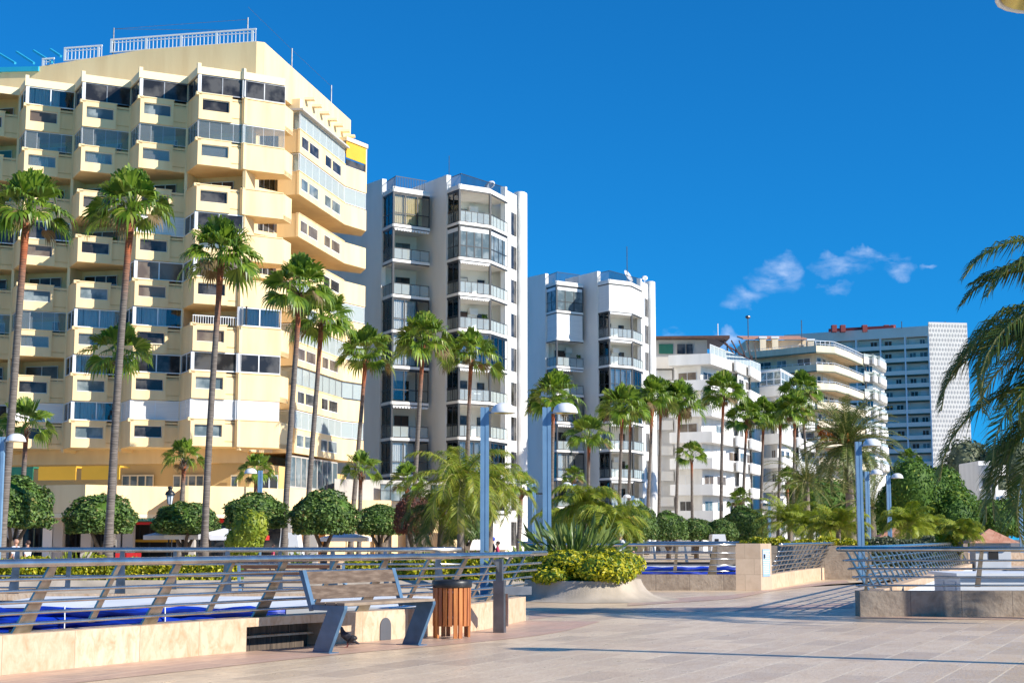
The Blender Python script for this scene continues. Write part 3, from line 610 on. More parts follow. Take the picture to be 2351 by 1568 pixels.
for z0,z1,y0,y1 in((.67,.835,-.24,-.30),(.86,1.02,-.305,-.365)):
    m=MB(); A=Vector((F0.x,F0.y,0))-Lx*.03; n=10
    for k in range(1):
        a=A; e=A+Lx*(LN+.06); 
        m.hexa([a+Fy*y0+Vector((0,0,z0)),e+Fy*y0+Vector((0,0,z0)),e+Fy*(y0+.035)+Vector((0,0,z0)),a+Fy*(y0+.035)+Vector((0,0,z0))],
               [a+Fy*y1+Vector((0,0,z1)),e+Fy*y1+Vector((0,0,z1)),e+Fy*(y1+.035)+Vector((0,0,z1)),a+Fy*(y1+.035)+Vector((0,0,z1))])
    part('backrest_plank',m,M['plank'],root)
for y0,y1 in((-.12,.05),(.07,.23),(.25,.385)):
    m=MB(); a=Vector((F0.x,F0.y,0))-Lx*.02; e=a+Lx*(LN+.04)
    m.hexa([a+Fy*y0+Vector((0,0,.602)),e+Fy*y0+Vector((0,0,.602)),e+Fy*y1+Vector((0,0,.602)),a+Fy*y1+Vector((0,0,.602))],[a+Fy*y0+Vector((0,0,.635)),e+Fy*y0+Vector((0,0,.635)),e+Fy*y1+Vector((0,0,.635)),a+Fy*y1+Vector((0,0,.635))])
    part('seat_plank',m,M['seatw'],root)
c=gnd(1037,1465); rb=.262
root=thing('litter_bin','round litter bin of upright orange and brown wooden slats with black rim','litter bin',(c.x,c.y,0))
rnd=random.Random(3)
for k in range(22):
    a=2*pi*k/22+.1; leg=k in(1,2,6,7,12,13,17,18); m=MB(); cc=(c.x+rb*cos(a),c.y+rb*sin(a))
    m.obox(cc,a,.016,.029,0.015 if leg else .185,.775); part('slat',m,M['wood1'] if k%2 or rnd.random()<.25 else M['wood2'],root)
m=MB(); m.lathe([(.238,.20),(.24,.74),(.225,.74),(.225,.21)],(c.x,c.y,0),28); part('liner',m,M['iron'],root,True)
m=MB(); m.lathe([(.225,.735),(.285,.735),(.295,.75),(.295,.82),(.28,.845),(.225,.845),(.215,.80),(.215,.735)],(c.x,c.y,0),32); part('rim',m,M['iron'],root,True)
for z in(.30,.66):
    m=MB(); m.lathe([(.241,z),(.247,z),(.247,z+.03),(.241,z+.03)],(c.x,c.y,0),28); part('hoop',m,M['galv'],root)
m=MB(); m.box(c.x-.07,c.y-rb-.045,.70,c.x-.02,c.y-rb-.022,.79)
# pigeon
def skinbody(name,verts,edges,radii,mat,parent,sub=2,rootv=0):
    me=bpy.data.meshes.new(name); me.from_pydata([Vector(v) for v in verts],edges,[]); o=bpy.data.objects.new(name,me); COL.objects.link(o)
    md=o.modifiers.new('skin','SKIN'); md.use_smooth_shade=True; 
    for i,r in enumerate(radii): me.skin_vertices[0].data[i].radius = r if hasattr(r,'__len__') else (r,r)
    me.skin_vertices[0].data[rootv].use_root=True
    s2=o.modifiers.new('sub','SUBSURF'); s2.levels=sub; s2.render_levels=sub
    dg=bpy.context.evaluated_depsgraph_get(); dg.update(); m2=bpy.data.meshes.new_from_object(o.evaluated_get(dg)); bpy.data.objects.remove(o)
    m2.name=name; m2.materials.clear(); m2.materials.append(mat); m2.polygons.foreach_set('use_smooth',[True]*len(m2.polygons))
    o=bpy.data.objects.new(name,m2); COL.objects.link(o)
    if parent: o.parent=parent
    return o
c=gnd(797,1486); root=thing('pigeon','small black pigeon standing on the paving under the bench','pigeon',(c.x,c.y,0))
P=[(0.0,0,.13),(-.05,0,.175),(-.075,0,.225),(-.08,0,.265),(-.115,0,.262),(.05,0,.105),(.11,0,.075),(.17,0,.05)]
skinbody('body',P,[(0,1),(1,2),(2,3),(3,4),(0,5),(5,6),(6,7)],[(.062,.055),(.05,.05),(.028,.028),(.027,.027),(.007,.006),(.05,.045),(.028,.02),(.026,.008)],M['pig'],root,2)
for s in(-1,1):
    m=MB(); m.tube([(c.x+.0,c.y+s*.022,.09),(c.x+.01,c.y+s*.024,.045),(c.x,c.y+s*.024,.006)],.006,5); m.tube([(c.x,c.y+s*.024,.006),(c.x-.04,c.y+s*.03,.005)],.005,5); m.tube([(c.x,c.y+s*.024,.006),(c.x-.03,c.y+s*.01,.005)],.005,5); part('leg',m,M['red'] if False else paint('pigeon_leg',(.25,.06,.05),.6,.1,5) if s<0 else bpy.data.materials['pigeon_leg'],root)
    m=MB(); m.ball((c.x+.045,c.y+s*.045,.125),.085,.016,.04,10,8); w=part('wing',m,M['pig'],root,True)
root.rotation_euler=(0,0,R(-8))
# ================================================================ lamps
def lamp_post(x,y,h,label,group,rz=0):
    r=thing('lamp_post',label,'lamp post',(x,y,0),group)
    m=MB(); m.box(x-.11,y-.08,0,x-.02,y+.08,h); m.box(x+.02,y-.08,0,x+.11,y+.08,h); m.box(x-.021,y-.07,0,x+.021,y+.07,h-.02)
    part('mast',m,M['blue'],r)
    m=MB(); m.box(x-.17,y-.14,0,x+.17,y+.14,.02); part('base_plate',m,M['blue'],r)
    m=MB(); m.bar((x+.1,y,h-.14),(x+.24,y,h-.14),.05,.05); part('arm',m,M['blue'],r)
    cx=x+.48; m=MB(); prof=[(a*1.25,b*1.25) for a,b in [(.0,.19),(.08,.185),(.16,.155),(.22,.10),(.25,.03),(.262,-.01),(.262,-.03),(.245,-.03),(.24,.01),(.2,.08),(.1,.14),(0,.15)]]
    m.lathe(prof,(cx,y,h-.12),20); part('lamp_dome',m,M['lampw'],r,True)
    m=MB(); m.lathe([(.0,.15),(.17,.125),(.26,.025),(.29,-.025)],(cx,y,h-.125),18); part('reflector',m,M['lampin'],r,True)
    r.rotation_euler=(0,0,rz); return r
LH=4.8; GL='blue steel lamp posts with white domes along the promenade'
def lpos(px,ytop,H=LH):
    # distance so that a post of height H reaches ytop
    d=ray(px,ytop); s=(H-CH)/d.z; return d.x*s, d.y*s
lamps=[(1113,935,0,'tallest blue lamp post, rising behind the square support post and litter bin'),
 (1255,935,0,'tall blue lamp post directly behind the spiky plant of the round planter'),
 (598,1080,pi,'blue lamp post in front of the clipped trees by the lime bush'),
 (4,1003,0,'blue lamp post cut by the left edge of the picture'),
 (1226,1104,pi,'small blue lamp post just left of the tall one behind the round planter'),
 (1319,1111,pi,'slim distant blue lamp post behind the feathery palm right of the planter'),
 (1453,1138,pi,'distant blue lamp post in front of clipped trees above the middle railing'),
 (1970,1014,0,'stout blue lamp post standing nearest to the big date palm'),
 (1990,1082,0,'thin blue lamp post directly behind the stout one by the date palm'),
 (2039,1091,0,'blue lamp post before the dark round tree, dome on its right'),
 (1766,1151,pi,'far blue lamp post left of the yellow feathery plants'),
 (1829,1157,0,'far thin blue lamp post behind the yellow feathery plants'),
 (1854,1186,0,'farthest short looking blue lamp post by the small kiosk'),
 (2290,1140,0,'left one of two far blue lamp posts beyond the tiled kiosk roof'),
 (2310,1142,0,'second of two far blue lamp posts beyond the tiled kiosk roof'),
 (2340,1110,0,'blue lamp post close to the right edge of the picture')]
for px,yt,rz,lab in lamps:
    x,y=lpos(px,yt); lamp_post(x,y,LH,lab,GL,rz)
# lamp above the viewer: only its dome reaches into the picture
d=ray(2322,-6); s=(LH-CH)/d.z
r=lamp_post(d.x*s+.72,d.y*s,LH+.16,'overhead lamp in the top right corner, only its dome rim and yellow reflector visible',None,pi)
# lamp out of the frame on the right whose shadow lies across the paving
tip=gnd(1250,1489); hs_=(LH)/math.tan(SUN_EL)
lamp_post(tip.x+SDX*hs_+.3,tip.y+SDY*hs_,LH,'lamp post outside the right edge that throws the long shadow',None,pi)
def lantern(px,ytop,H,label):
    x,y=lpos(px,ytop,H); r=thing('street_lantern',label,'street lantern',(x,y,0),'old style black lanterns by the clipped trees')
    m=MB(); m.lathe([(.13,0),(.12,.35),(.07,.45),(.05,.9),(.045,1.0),(.06,1.05),(.04,1.1),(.035,H-.98),(.06,H-.95),(.03,H-.9),(.06,H-.85)],(x,y,0),12); part('column',m,M['iron'],r,True)
    m=MB(); m.lathe([(.10,H-.85),(.17,H-.42),(.165,H-.42),(.09,H-.85)],(x,y,0),6); part('lantern_glass',m,paint('frosted_glass',(.6,.65,.7),.3,.1,4) if 'frosted_glass' not in bpy.data.materials else bpy.data.materials['frosted_glass'],r)
    for k in range(6):
        a=2*pi*k/6; m=MB(); m.bar((x+.1*cos(a),y+.1*sin(a),H-.86),(x+.175*cos(a),y+.175*sin(a),H-.42),.015,.015); part('glazing_bar',m,M['iron'],r)
    m=MB(); m.lathe([(.235,H-.42),(.24,H-.38),(.20,H-.27),(.10,H-.2),(.09,H-.12),(.13,H-.09),(.12,H-.03),(.04,H),(0,H+.02)],(x,y,0),12); part('cap',m,M['iron'],r,True)
lantern(391,1116,3.9,'black lantern between the second and third clipped tree')
lantern(488,1148,3.9,'black lantern partly hidden behind the third tall palm trunk')
lantern(1629,1189,3.9,'small distant black lantern in front of the long clipped trees')
def saucer(px,ytop,H,label,side):
    x,y=lpos(px,ytop,H); r=thing('saucer_lamp',label,'street lamp',(x,y,0))
    m=MB(); m.tube([(x,y,0),(x,y,H-.1)],.06,10); m.tube([(x,y,H-.1),(x+side*.15,y,H),(x+side*.7,y,H)],.05,8); part('pole',m,M['iron'],r,True)
    m=MB(); m.ball((x+side*1.15,y,H+.02),.55,.22,.13,16,8); part('lamp_head',m,M['iron'],r,True)
    m=MB(); m.ball((x+side*1.12,y,H-.07),.42,.17,.10,14,8); part('lamp_bowl',m,M['lampw'],r,True)
saucer(1252,1133,4.4,'dark disc shaped street lamp hanging between the two blue posts behind the planter',-1)
saucer(1873,1174,4.4,'black angled street lamp among the yellow feathery plants near the small kiosk',1)
saucer(2155,1188,4.6,'thin grey street lamp half hidden in front of the dark round tree',-1)
# ================================================================ window / facade helpers
def rotl(p,q):
    dx,dy=q[0]-p[0],q[1]-p[1]; l=math.hypot(dx,dy); return (dx/l,dy/l),(-dy/l,dx/l),l
def window(parent,segs,z0,z1,npan,fm,gm,fw=.05,d=.04,trans=None,curtain=None,name='window'):
    """one glazed unit wrapping the given segments (p,q[,mats]); frame mesh with pane sub-part (and a curtain behind)"""
    F=MB(); G=MB(); K=MB()
    for (p,q),n in zip(segs,npan):
        u,w,l=rotl(p,q)
        F.blk(p,q,0,l,z0,z0+fw,d-.03,d+.05); F.blk(p,q,0,l,z1-fw,z1,d-.03,d+.05)
        for i in range(n+1):
            s=l*i/n; a=max(0,s-fw/2); b=min(l,s+fw/2); F.blk(p,q,a if i else 0,b if i<n else l,z0+fw,z1-fw,d-.028,d+.048)
        if trans: F.blk(p,q,fw/2,l-fw/2,z0+(z1-z0)*trans,z0+(z1-z0)*trans+fw*.8,d-.022,d+.042)
        G.blk(p,q,.01,l-.01,z0+.01,z1-.01,d,d+.012)
        if curtain: 
            n2=max(6,int(l*9)); pv=None
            for i in range(n2+1):
                s=.06+(l-.12)*i/n2; dd=d+.16+(.05 if i%2 else 0)
                pt=(p[0]+u[0]*s+w[0]*dd, p[1]+u[1]*s+w[1]*dd)
                if pv and curtain[1]<=(i-.5)/n2<=curtain[2]: K.add([(pv[0],pv[1],z0),(pt[0],pt[1],z0),(pt[0],pt[1],z1),(pv[0],pv[1],z1)],[(0,1,2,3)])
                pv=pt
    f=part(name,F,fm,parent); part('pane',G,gm,f)
    if K.f: part('curtain',K,curtain[0],f)
    return f
def door(parent,p,q,s0,s1,z0,z1,d,fm,gm,n=2,trans=None,name='balcony_door'):
    u,w,l=rotl(p,q); a=(p[0]+u[0]*s0+w[0]*d,p[1]+u[1]*s0+w[1]*d); b=(p[0]+u[0]*s1+w[0]*d,p[1]+u[1]*s1+w[1]*d)
    return window(parent,[(a,b)],z0,z1,[n],fm,gm,trans=trans,name=name,d=-.06)
def lerp(p,q,t): return (p[0]+(q[0]-p[0])*t,p[1]+(q[1]-p[1])*t)
def add2(p,v,k=1): return (p[0]+v[0]*k,p[1]+v[1]*k)
def acunit(parent,p,q,s,z,d=-.35):
    m=MB(); m.blk(p,q,s,s+.8,z,z+.55,d,d+.3); o=part('air_conditioner',m,M['alu'],parent)
    u,w,l=rotl(p,q); c=(p[0]+u[0]*(s+.3)+w[0]*(d-.005),p[1]+u[1]*(s+.3)+w[1]*(d-.005)); m=MB(); m.tube([(c[0],c[1],z+.28),(c[0]+w[0]*.004,c[1]+w[1]*.004,z+.28)],.2,14); part('fan_grille',m,M['black'],o)
def potted(parent,p,z,s=1):
    rn=random.Random(int(abs(p[0]*31+p[1]*17+z*7))); p=(p[0]+.1,p[1]+.45); m=MB(); m.lathe([(0,z-.3),(.13*s,z-.3),(.18*s,z),(.16*s,z),(0,z-.02)],(p[0],p[1],0),8); o=part('flower_pot',m,M['terr'],parent)
    g=MB()
    for i in range(110):
        v=Vector((rn.uniform(-.22,.22)*s,rn.uniform(-.22,.22)*s,rn.uniform(0,.42)*s)); n=Vector((rn.uniform(-1,1),rn.uniform(-1,1),rn.uniform(-.3,1))).normalized(); a=n.orthogonal().normalized()*.09*s; b=n.cross(a); c=Vector((p[0],p[1],z))+v
        g.add([c-a,c-b*.5,c+a,c+b*.5],[(0,1,2,3)])
    part('plant',g,M['ficd'],o)
# ================================================================ yellow building
FL=2.95
C4=at(558,227,96.5); Z0=C4.z; 
C0=atz(60,241,Z0); C3=atz(456,215,Z0); E5=atz(655,242,Z0)
al=R(27); ff=(cos(al),sin(al)); lf=(sin(al),-cos(al))
pv=((C3.x-C0.x)/3,(C3.y-C0.y)/3); AA=pv[0]*ff[0]+pv[1]*ff[1]; BB=pv[0]*lf[0]+pv[1]*lf[1]
bd=(.19,.982)
YB=thing('apartment_building','large cream yellow apartment block with sawtooth balconies, filling the left of the picture','apartment building',(C3.x,C3.y,0))
def corner(k): return (C0.x+pv[0]*k, C0.y+pv[1]*k)
def valley(k): return add2(corner(k),lf,-BB)
def Wp(k): return add2(valley(k),bd,1.7)
K=(-16.3,98.6); KZ=at(587,98,K[1]).z
KB=add2(K,bd,19.5); KI=(K[0]-2.4,K[1]+.4); KBI=(KB[0]-2.4,KB[1]+.4)
B1=atz(689,297,Z0); C1=atz(793,379,Z0); E1=atz(842,397,Z0)
B1=(B1.x,B1.y);C1=(C1.x,C1.y);E1=(E1.x,E1.y)
A1=(B1[0]-1.55,B1[1]+.5)
ZR=Z0+1.27+.5
front=[Wp(k) for k in range(-3,5)]
FRL=front[0]; farL=add2(FRL,bd,22)
body=MB(); body.prism(front+[KI,KBI,(KB[0]-12,KB[1]+3),farL],6.2,ZR-.02)
# partition walls between bays
for k in range(-2,5):
    v=valley(k); w=Wp(k); body.blk(w,v,0,1.7,6.9,ZR-.1,-.1,.1)
part('wall',body,M['cream'],YB)
# upper storey wall, with top sloping down towards the left as the roof steps back
up=MB(); zt=[]
tops=[]
for p in front:
    # pixel column of the point -> height of the roof line there
    px=1175.5+p[0]/p[1]*FP*1.0/(cos(TH)) 
    if px>=228: tops.append(KZ)
    else: tops.append(at(px,149.5+(228-px)*0.115-0,p[1]).z if px>60 else at(max(px,-200),175,p[1]).z)
up.prism(front+[K,KB,(KB[0]-12,KB[1]+3),farL],ZR-.02,tops+[KZ,KZ,KZ,tops[0]]); part('upper_wall',up,M['cream'],YB)
TYP=[ 'OQGGG','OCCCC','OOOOO','GGOWG','OOOBB','CCXQO','OOQGG','GWQWW' ]
BOX='GCOOOXGW'
rnd=random.Random(11)
def parapet(m,p,q,zt_,zb,win=True,th=.14,panel=True):
    u,w,l=rotl(p,q)
    if not win: m.blk(p,q,0,l,zb,zt_,0,th); m.blk(p,q,-.02,l+.0,zt_,zt_+.06,-.05,th+.04); return None
    a,b=.08*l,.645*l
    m.blk(p,q,0,l*.70,zt_-.32,zt_,-.13,th); m.blk(p,q,0,l*.70,zb,zt_-1.06,-.13,th); m.blk(p,q,0,a,zt_-1.06,zt_-.32,-.13,th); m.blk(p,q,b,l*.70,zt_-1.06,zt_-.32,-.13,th)
    m.blk(p,q,l*.70,l,zb,zt_-.24,.10,.10+th); m.blk(p,q,l*.70,l,zt_-.19,zt_-.05,.12,.12+th*.8)
    m.blk(p,q,l*.70,l*.98,zb+.35,zt_-.36,.04,.10)
    m.blk(p,q,-.02,l*.71,zt_,zt_+.06,-.17,th+.04)
    return a,b
def frontglass(parent,p,q,s0,s1,z0,z1,gm,fm=None,d=.05,cur=None):
    u,w,l=rotl(p,q); return window(parent,[(add2(p,u,s0),add2(p,u,s1))],z0,z1,[1],fm or M['alu'],gm,fw=.04,d=d,name='parapet_window',curtain=cur)
def cell(k,row,ty):
    zt_=Z0-FL*row; zb=zt_-1.66; zw=zt_+1.27
    if k<4: v=valley(k); c=corner(k); e=valley(k+1); w0=Wp(k); w1=Wp(k+1)
    else: v=valley(4); c=(C4.x,C4.y); e=(E5.x,E5.y); w0=Wp(4); w1=KI
    m=MB(); sb=[v,c,e]+([w1,w0] if k<4 else [add2(e,bd,1.6),add2(KI,bd,.5),w0])
    ins=lambda p:(p[0]+(w0[0]-v[0])*.03,p[1]+(w0[1]-v[1])*.03)
    m.prism([ins(p) if i<3 else p for i,p in enumerate(sb)],zb+.012,zb+.3)
    sol=parapet(m,c,e,zt_,zb,win=(k<4))
    u,w,l=rotl(v,c); m.blk(v,c,.0,l-.001,zb+.004,zt_-.004,0.003,.14); 
    m.blk(v,c,l*.1,l,zt_,zt_+.055,-.03,.16)
    if k<4: m.blk(v,c,l-.22,l+.13,zt_-.10,zt_+.10,-.16,.2)       # little nose at the corner
    if k==4: u2,w2,l2=rotl(e,add2(e,bd,1.6)); m.blk(e,add2(e,bd,1.6),0,1.6,zb,zt_,0,.14)
    bal=part('balcony',m,M['cream'],YB)
    if sol:
        gm=[M['dglass'],M['bglass'],M['bglass'],M['brglass']][rnd.randrange(4)] if ty not in 'CX' else M['gglass']
        frontglass(bal,c,e,sol[0],sol[1],zt_-1.06,zt_-.32,gm,cur=(M['curt'],.1,.8) if rnd.random()<.4 and gm==M['gglass'] else None)
    segs=[(v,c),(c,e)]; 
    z0,z1=zt_+.06,zw
    if ty in 'GQBXW' and k<4 or ty in 'GXQ':
        fm=M['alu']; gm={'G':M['dglass'],'Q':M['cglass'],'B':M['brglass'],'X':M['cglass'],'W':M['shut']}[ty]
        if row==0 and ty=='G': fm=M['galv']
        wnd=window(YB,segs,z0,z1,[2,2],fm,gm,fw=.07,curtain=(M['curt'],0,.7 if ty=='Q' else 1.) if ty in 'QX' else None)
        if ty in 'QX':
            m=MB(); 
            for p,q in segs: m.blk(p,q,.2,rotl(p,q)[2]-.2,z0,z1,.55,.58)
            part('room_interior',m,M['dark'],wnd)
    if ty in 'GQBXW': m=MB(); m.obox((c[0]+.02,c[1]+.10),R(27),.10,.10,z0-.02,z1-.005); part('corner_post',m,M['alu'],YB)
    if ty=='W':
        m=MB()
        for p,q in segs:
            l=rotl(p,q)[2]; m.blk(p,q,0,l-.0,z0-.05,z1,.05,.12)
        part('roller_shutter',m,M['shut'],YB)
    if ty=='C':
        F=MB(); Gl=MB()
        for p,q in segs:
            l=rotl(p,q)[2]; n=4
            Gl.blk(p,q,0.01,l-.01,z0,z1,.05,.062)
            F.blk(p,q,0,l,z0,z0+.025,.03,.08); F.blk(p,q,0,l,z1-.04,z1,.03,.08)
            for i in range(n+1): s=min(l-.012,l*i/n); F.blk(p,q,s,s+.012,z0+.025,z1-.04,.045,.067)
        f=part('glass_curtain',F,M['alu'],YB); part('pane',Gl,M['gglass'],f)
    if ty in 'OC' :
        # recessed wall behind: doors and fanlights
        p,q=w0,w1; l=rotl(p,q)[2]
        st=rnd.random(); zf=zb+.3; cc_=(M['curt'],.0,.9) if ty=='C' else None
        gm=[M['dglass'],M['brown'],M['teal'],M['brglass']][0 if st<.45 else 1 if st<.65 else 2 if st<.8 else 3] if ty=='O' else M['bglass']
        door(YB,p,q,l*.08,l*.66,zf,zf+2.35,0,M['alu'],gm,3 if st<.5 else 2,trans=.72 if ty=='O' and st<.6 else None)
        if ty=='C':
            m=MB(); m.blk(p,q,l*.08,l*(.45+.3*st),zf+.1,zf+2.3,-.12,-.09); part('curtain',m,M['shut'],YB)
        if rnd.random()<.5: 
            m=MB(); m.blk(p,q,l*.8,l*.8+.14,zf+1.7,zf+1.95,-.14,-.003); part('wall_lamp',m,M['black'],YB)
    if ty=='O' and rnd.random()<.5: potted(YB,lerp(add2(c,lf,-.5),e,.4+.3*rnd.random()),zt_-.15,.8+rnd.random()*.4)
    if ty=='O' and k>=0 and rnd.random()<.3: acunit(YB,w0,w1,rotl(w0,w1)[2]*.7,zb+.9)
for row in range(8):
    for k in range(-1,4): cell(k,row,TYP[row][k+1])
    cell(4,row,BOX[row])
# a railing with upright bars above one parapet
m=MB(); c=corner(3); e=valley(4); zt_=Z0-FL*5
l=rotl(c,e)[2]; m.blk(c,e,0,l,zt_+.55,zt_+.6,.02,.06)
for i in range(20): s=.02+i*(l-.05)/19; m.blk(c,e,s,s+.03,zt_+.06,zt_+.55,.025,.055)
part('balcony_railing',m,M['alu'],YB)
# canopies over the top row
for k in range(-1,5):
    v=valley(k); c=corner(k) if k<4 else (C4.x,C4.y); e=valley(k+1) if k<4 else (E5.x,E5.y)
    m=MB(); l1=rotl(v,c)[2]; l2=rotl(c,e)[2]
    m.blk(v,c,0,l1,Z0+1.275,Z0+1.78,-.06,.1); m.blk(c,e,-.08,l2-.06,Z0+1.272,Z0+1.77,-.06,.12); m.blk(v,c,l1-.12,l1+.08,Z0+1.27,Z0+1.98,-.12,.12)
    w1=Wp(k+1) if k<4 else K
    m.prism([v,c,e,w1,Wp(k)],Z0+1.62,Z0+1.74); part('roof_canopy',m,M['creamtrim'],YB)
# roof railings (white balusters) on the upper wall
def balustrade(p,q,z,name='roof_railing',mat=None,h=.95,sp=.28):
    m=MB(); l=rotl(p,q)[2]; m.blk(p,q,0,l,z+h-.09,z+h,.1,.2); m.blk(p,q,0,l,z+.001,z+.06,.1,.2); m.blk(p,q,0,l,z+h-.3,z+h-.26,.13,.17)
    n=int(l/sp)
    for i in range(n+1):
        s=i*(l-.06)/n; big=i%9==0; m.blk(p,q,s,s+(.16 if big else .05),z+.06,z+h-.09,.11 if big else .13,.19 if big else .17)
    part(name,m,mat or M['alu'],YB)
def onfront(px):
    best=None
    P=front+[K]
    for a,b in zip(P[:-1],P[1:]):
        for i in range(40):
            t=i/40; x,y=lerp(a,b,t); q=1175.5+x/(y*cos(TH)+ (28)*sin(TH))*FP
            if best is None or abs(q-px)<best[0]: best=(abs(q-px),(x,y))
    return best[1]
balustrade(onfront(245),onfront(582),KZ)
balustrade(onfront(140),onfront(226),KZ-.35)
balustrade(onfront(88),onfront(118),KZ-1.0)
for px,y0,y1 in((252,62,122),(562,38,88)):
    p=onfront(px); m=MB(); m.tube([(p[0],p[1]+.3,at(px,y1,p[1]).z),(p[0],p[1]+.3,at(px,y0,p[1]).z)],.05,6); part('antenna_mast',m,M['galv'],YB)
for px,y0,y1 in((657,118,160),(749,200,245)):
    t=(px-590)/197; p=add2(K,bd,19.5*t*1.0); p=(p[0]-.4,p[1]); m=MB(); m.tube([(p[0],p[1],KZ-.2),(p[0],p[1],KZ+1.7)],.05,6); part('antenna_mast',m,M['galv'],YB)
m=MB(); a=onfront(252); b=onfront(562); z=at(252,64,a[1]).z; m.tube([(a[0],a[1]+.3,z),(b[0],b[1]+.3,at(562,42,b[1]).z)],.012,4); m.tube([(a[0],a[1]+.3,z),(b[0],b[1]+.3,KZ+.9)],.012,4)
p=add2(K,bd,6.6); m.tube([(b[0],b[1]+.3,KZ+2.5),(p[0]-.4,p[1],KZ+1.6)],.012,4); p2_=add2(K,bd,15.7); m.tube([(p[0]-.4,p[1],KZ+1.6),(p2_[0]-.4,p2_[1],KZ+1.6)],.012,4); part('aerial_wire',m,M['galv'],YB)
# small ledges stepping down the flank
for px,py in((702,229),(719,245),(737,261),(755,276),(769,289),(785,302),(797,314)):
    k=(px-1175.5)/FP*1.0; t=(k*K[1]*1.035-K[0])/(bd[0]-k*bd[1]*1.035); t=min(t,18.5); p=add2(K,bd,t); m=MB(); zz=at(px,py,p[1]).z; m.box(p[0]-.1,p[1],zz,p[0]+.7,p[1]+.5,zz+.16); part('flank_ledge',m,M['creamtrim'],YB)
# turquoise roof structure at the far left
a=onfront(-60); b=onfront(86)
m=MB(); z=KZ-2.2; m.bar((a[0],a[1],at(0,150,a[1]).z-.4),(b[0],b[1],at(86,153,b[1]).z-.2),.3,.32); part('roof_beam',m,M['turq'],YB)
for i,(x0,y0,x1,y1) in enumerate(((-5,122,35,146),(38,120,78,146),(77,117,120,144),(116,114,140,130))):
    p=onfront(x1); m=MB(); A=at(x0,y0,p[1]+5); B_=at(x1,y1,p[1]); m.bar(A,B_,.14,.14); part('roof_strut',m,M['turq'],YB)
# ---- right wing
WT='CCOOCCGC'
for row in range(8):
    zt_=Z0-FL*row; zb=zt_-1.62; zw=zt_+1.27; fl0=zb+.3
    sft=min(row,9)*0
    u,w,l=rotl(B1,C1)
    m=MB(); fk=add2(KI,bd,3.2); fk2=add2(KI,bd,17.5)
    inn=lambda p:(p[0]-.03,p[1]+.03)
    m.prism([A1,inn(B1),inn(C1),(E1[0]-.02,E1[1]+.02),(E1[0]-.6,E1[1]+2.2),fk2,fk],zb+.01,zb+.28)
    lA=rotl(A1,B1)[2]; m.blk(A1,B1,0,lA,zb+.003,zt_,0,.14)
    for s0 in(0,l/2):       # two openings per half
        h=l/2; a1,a2,b1,b2=s0+.45,s0+1.95,s0+2.15,s0+h-1.0
        m.blk(B1,C1,s0,s0+h-.002,zt_-.34,zt_,0,.15); m.blk(B1,C1,s0,s0+h-.002,zb,zt_-1.18,0,.15)
        for x0,x1 in((s0,a1),(a2,b1),(b2,s0+h-.002)): m.blk(B1,C1,x0,x1,zt_-1.18,zt_-.34,0,.15)
    lE=rotl(C1,E1)[2]; m.blk(C1,E1,0,lE,zb-.004,zt_-.02,0.0,.15); m.blk(E1,(E1[0]-.6,E1[1]+2.2),0,2.2,zb,zt_-.02,0,.15)
    m.blk(B1,C1,-.02,l,zt_,zt_+.05,-.04,.19)
    bal=part('balcony',m,M['cream'],YB)
    gm=[M['dglass'],M['bglass'],M['brglass']][(row)%3]
    for s0 in(0,l/2):
        h=l/2
        for x0,x1 in((s0+.45,s0+1.95),(s0+2.15,s0+h-1.0)):
            window(bal,[(add2(B1,u,x0),add2(B1,u,x1))],zt_-1.18,zt_-.34,[1],M['alu'],gm,fw=.05,d=.05,name='parapet_window')
    ty=WT[row]
    if ty in 'CG':
        F=MB(); Gl=MB(); cu=MB()
        for (p,q),n in(((add2(A1,(0,0)),B1),1),((B1,C1),7),((C1,E1),2)):
            if row==0 and q==E1: continue
            ll_=rotl(p,q)[2]; Gl.blk(p,q,.01,ll_-.01,zt_+.05,zw,.06,.075); F.blk(p,q,0,ll_,zt_+.05,zt_+.09,.04,.1); F.blk(p,q,0,ll_,zw-.05,zw,.04,.1)
            for i in range(n+1): s=min(ll_-.02,ll_*i/n); F.blk(p,q,s,s+(.02 if ty=='C' else .05),zt_+.09,zw-.05,.05,.09)
        f=part('glass_curtain',F,M['alu'] if ty=='C' else M['galv'],YB); part('pane',Gl,M['rglass'],f)
        if row in(0,1,4,6): cu.blk(B1,C1,[.4,.4,0,0,2,0,3][row],[9,5.2,0,0,8,0,8.5][row],zt_+.1,zw-.1,.5,.53); part('curtain',cu,M['curt'],f); cu=MB()
        if row==5:
            cu.blk(B1,C1,.3,2.2,zt_+.1,zw-.1,.3,.33); part('curtain',cu,M['orange'],f)
    # door on the flank wall
    door(YB,add2(KI,bd,5.3),add2(KI,bd,15),.5,3.8,fl0,fl0+2.3,0,M['alu'],M['dglass'],3); door(YB,add2(KI,bd,5.3),add2(KI,bd,15),5.2,8.2,fl0,fl0+2.3,0,M['alu'],M['bglass'],2)
m=MB(); l=rotl(B1,C1)[2]; m.blk(B1,C1,-.3,l+.1,Z0+1.275,Z0+1.42,-.28,2.2); part('roof_canopy',m,M['greyr'],YB)
m=MB(); m.blk(A1,B1,0,rotl(A1,B1)[2],Z0+1.43,Z0+2.15,-.1,.3); part('roof_canopy',m,M['creamtrim'],YB)
lE=rotl(C1,E1)[2]
m=MB(); m.blk(C1,E1,0,lE,Z0+1.9,Z0+2.2,-.1,2.2); m.blk(C1,E1,lE-.14,lE,Z0,Z0+1.9,0,.14); part('roof_canopy',m,M['creamtrim'],YB)
m=MB(); m.blk(C1,E1,.1,lE-.16,Z0+.62,Z0+1.88,.0,.05); part('awning',m,M['yawn'],YB)
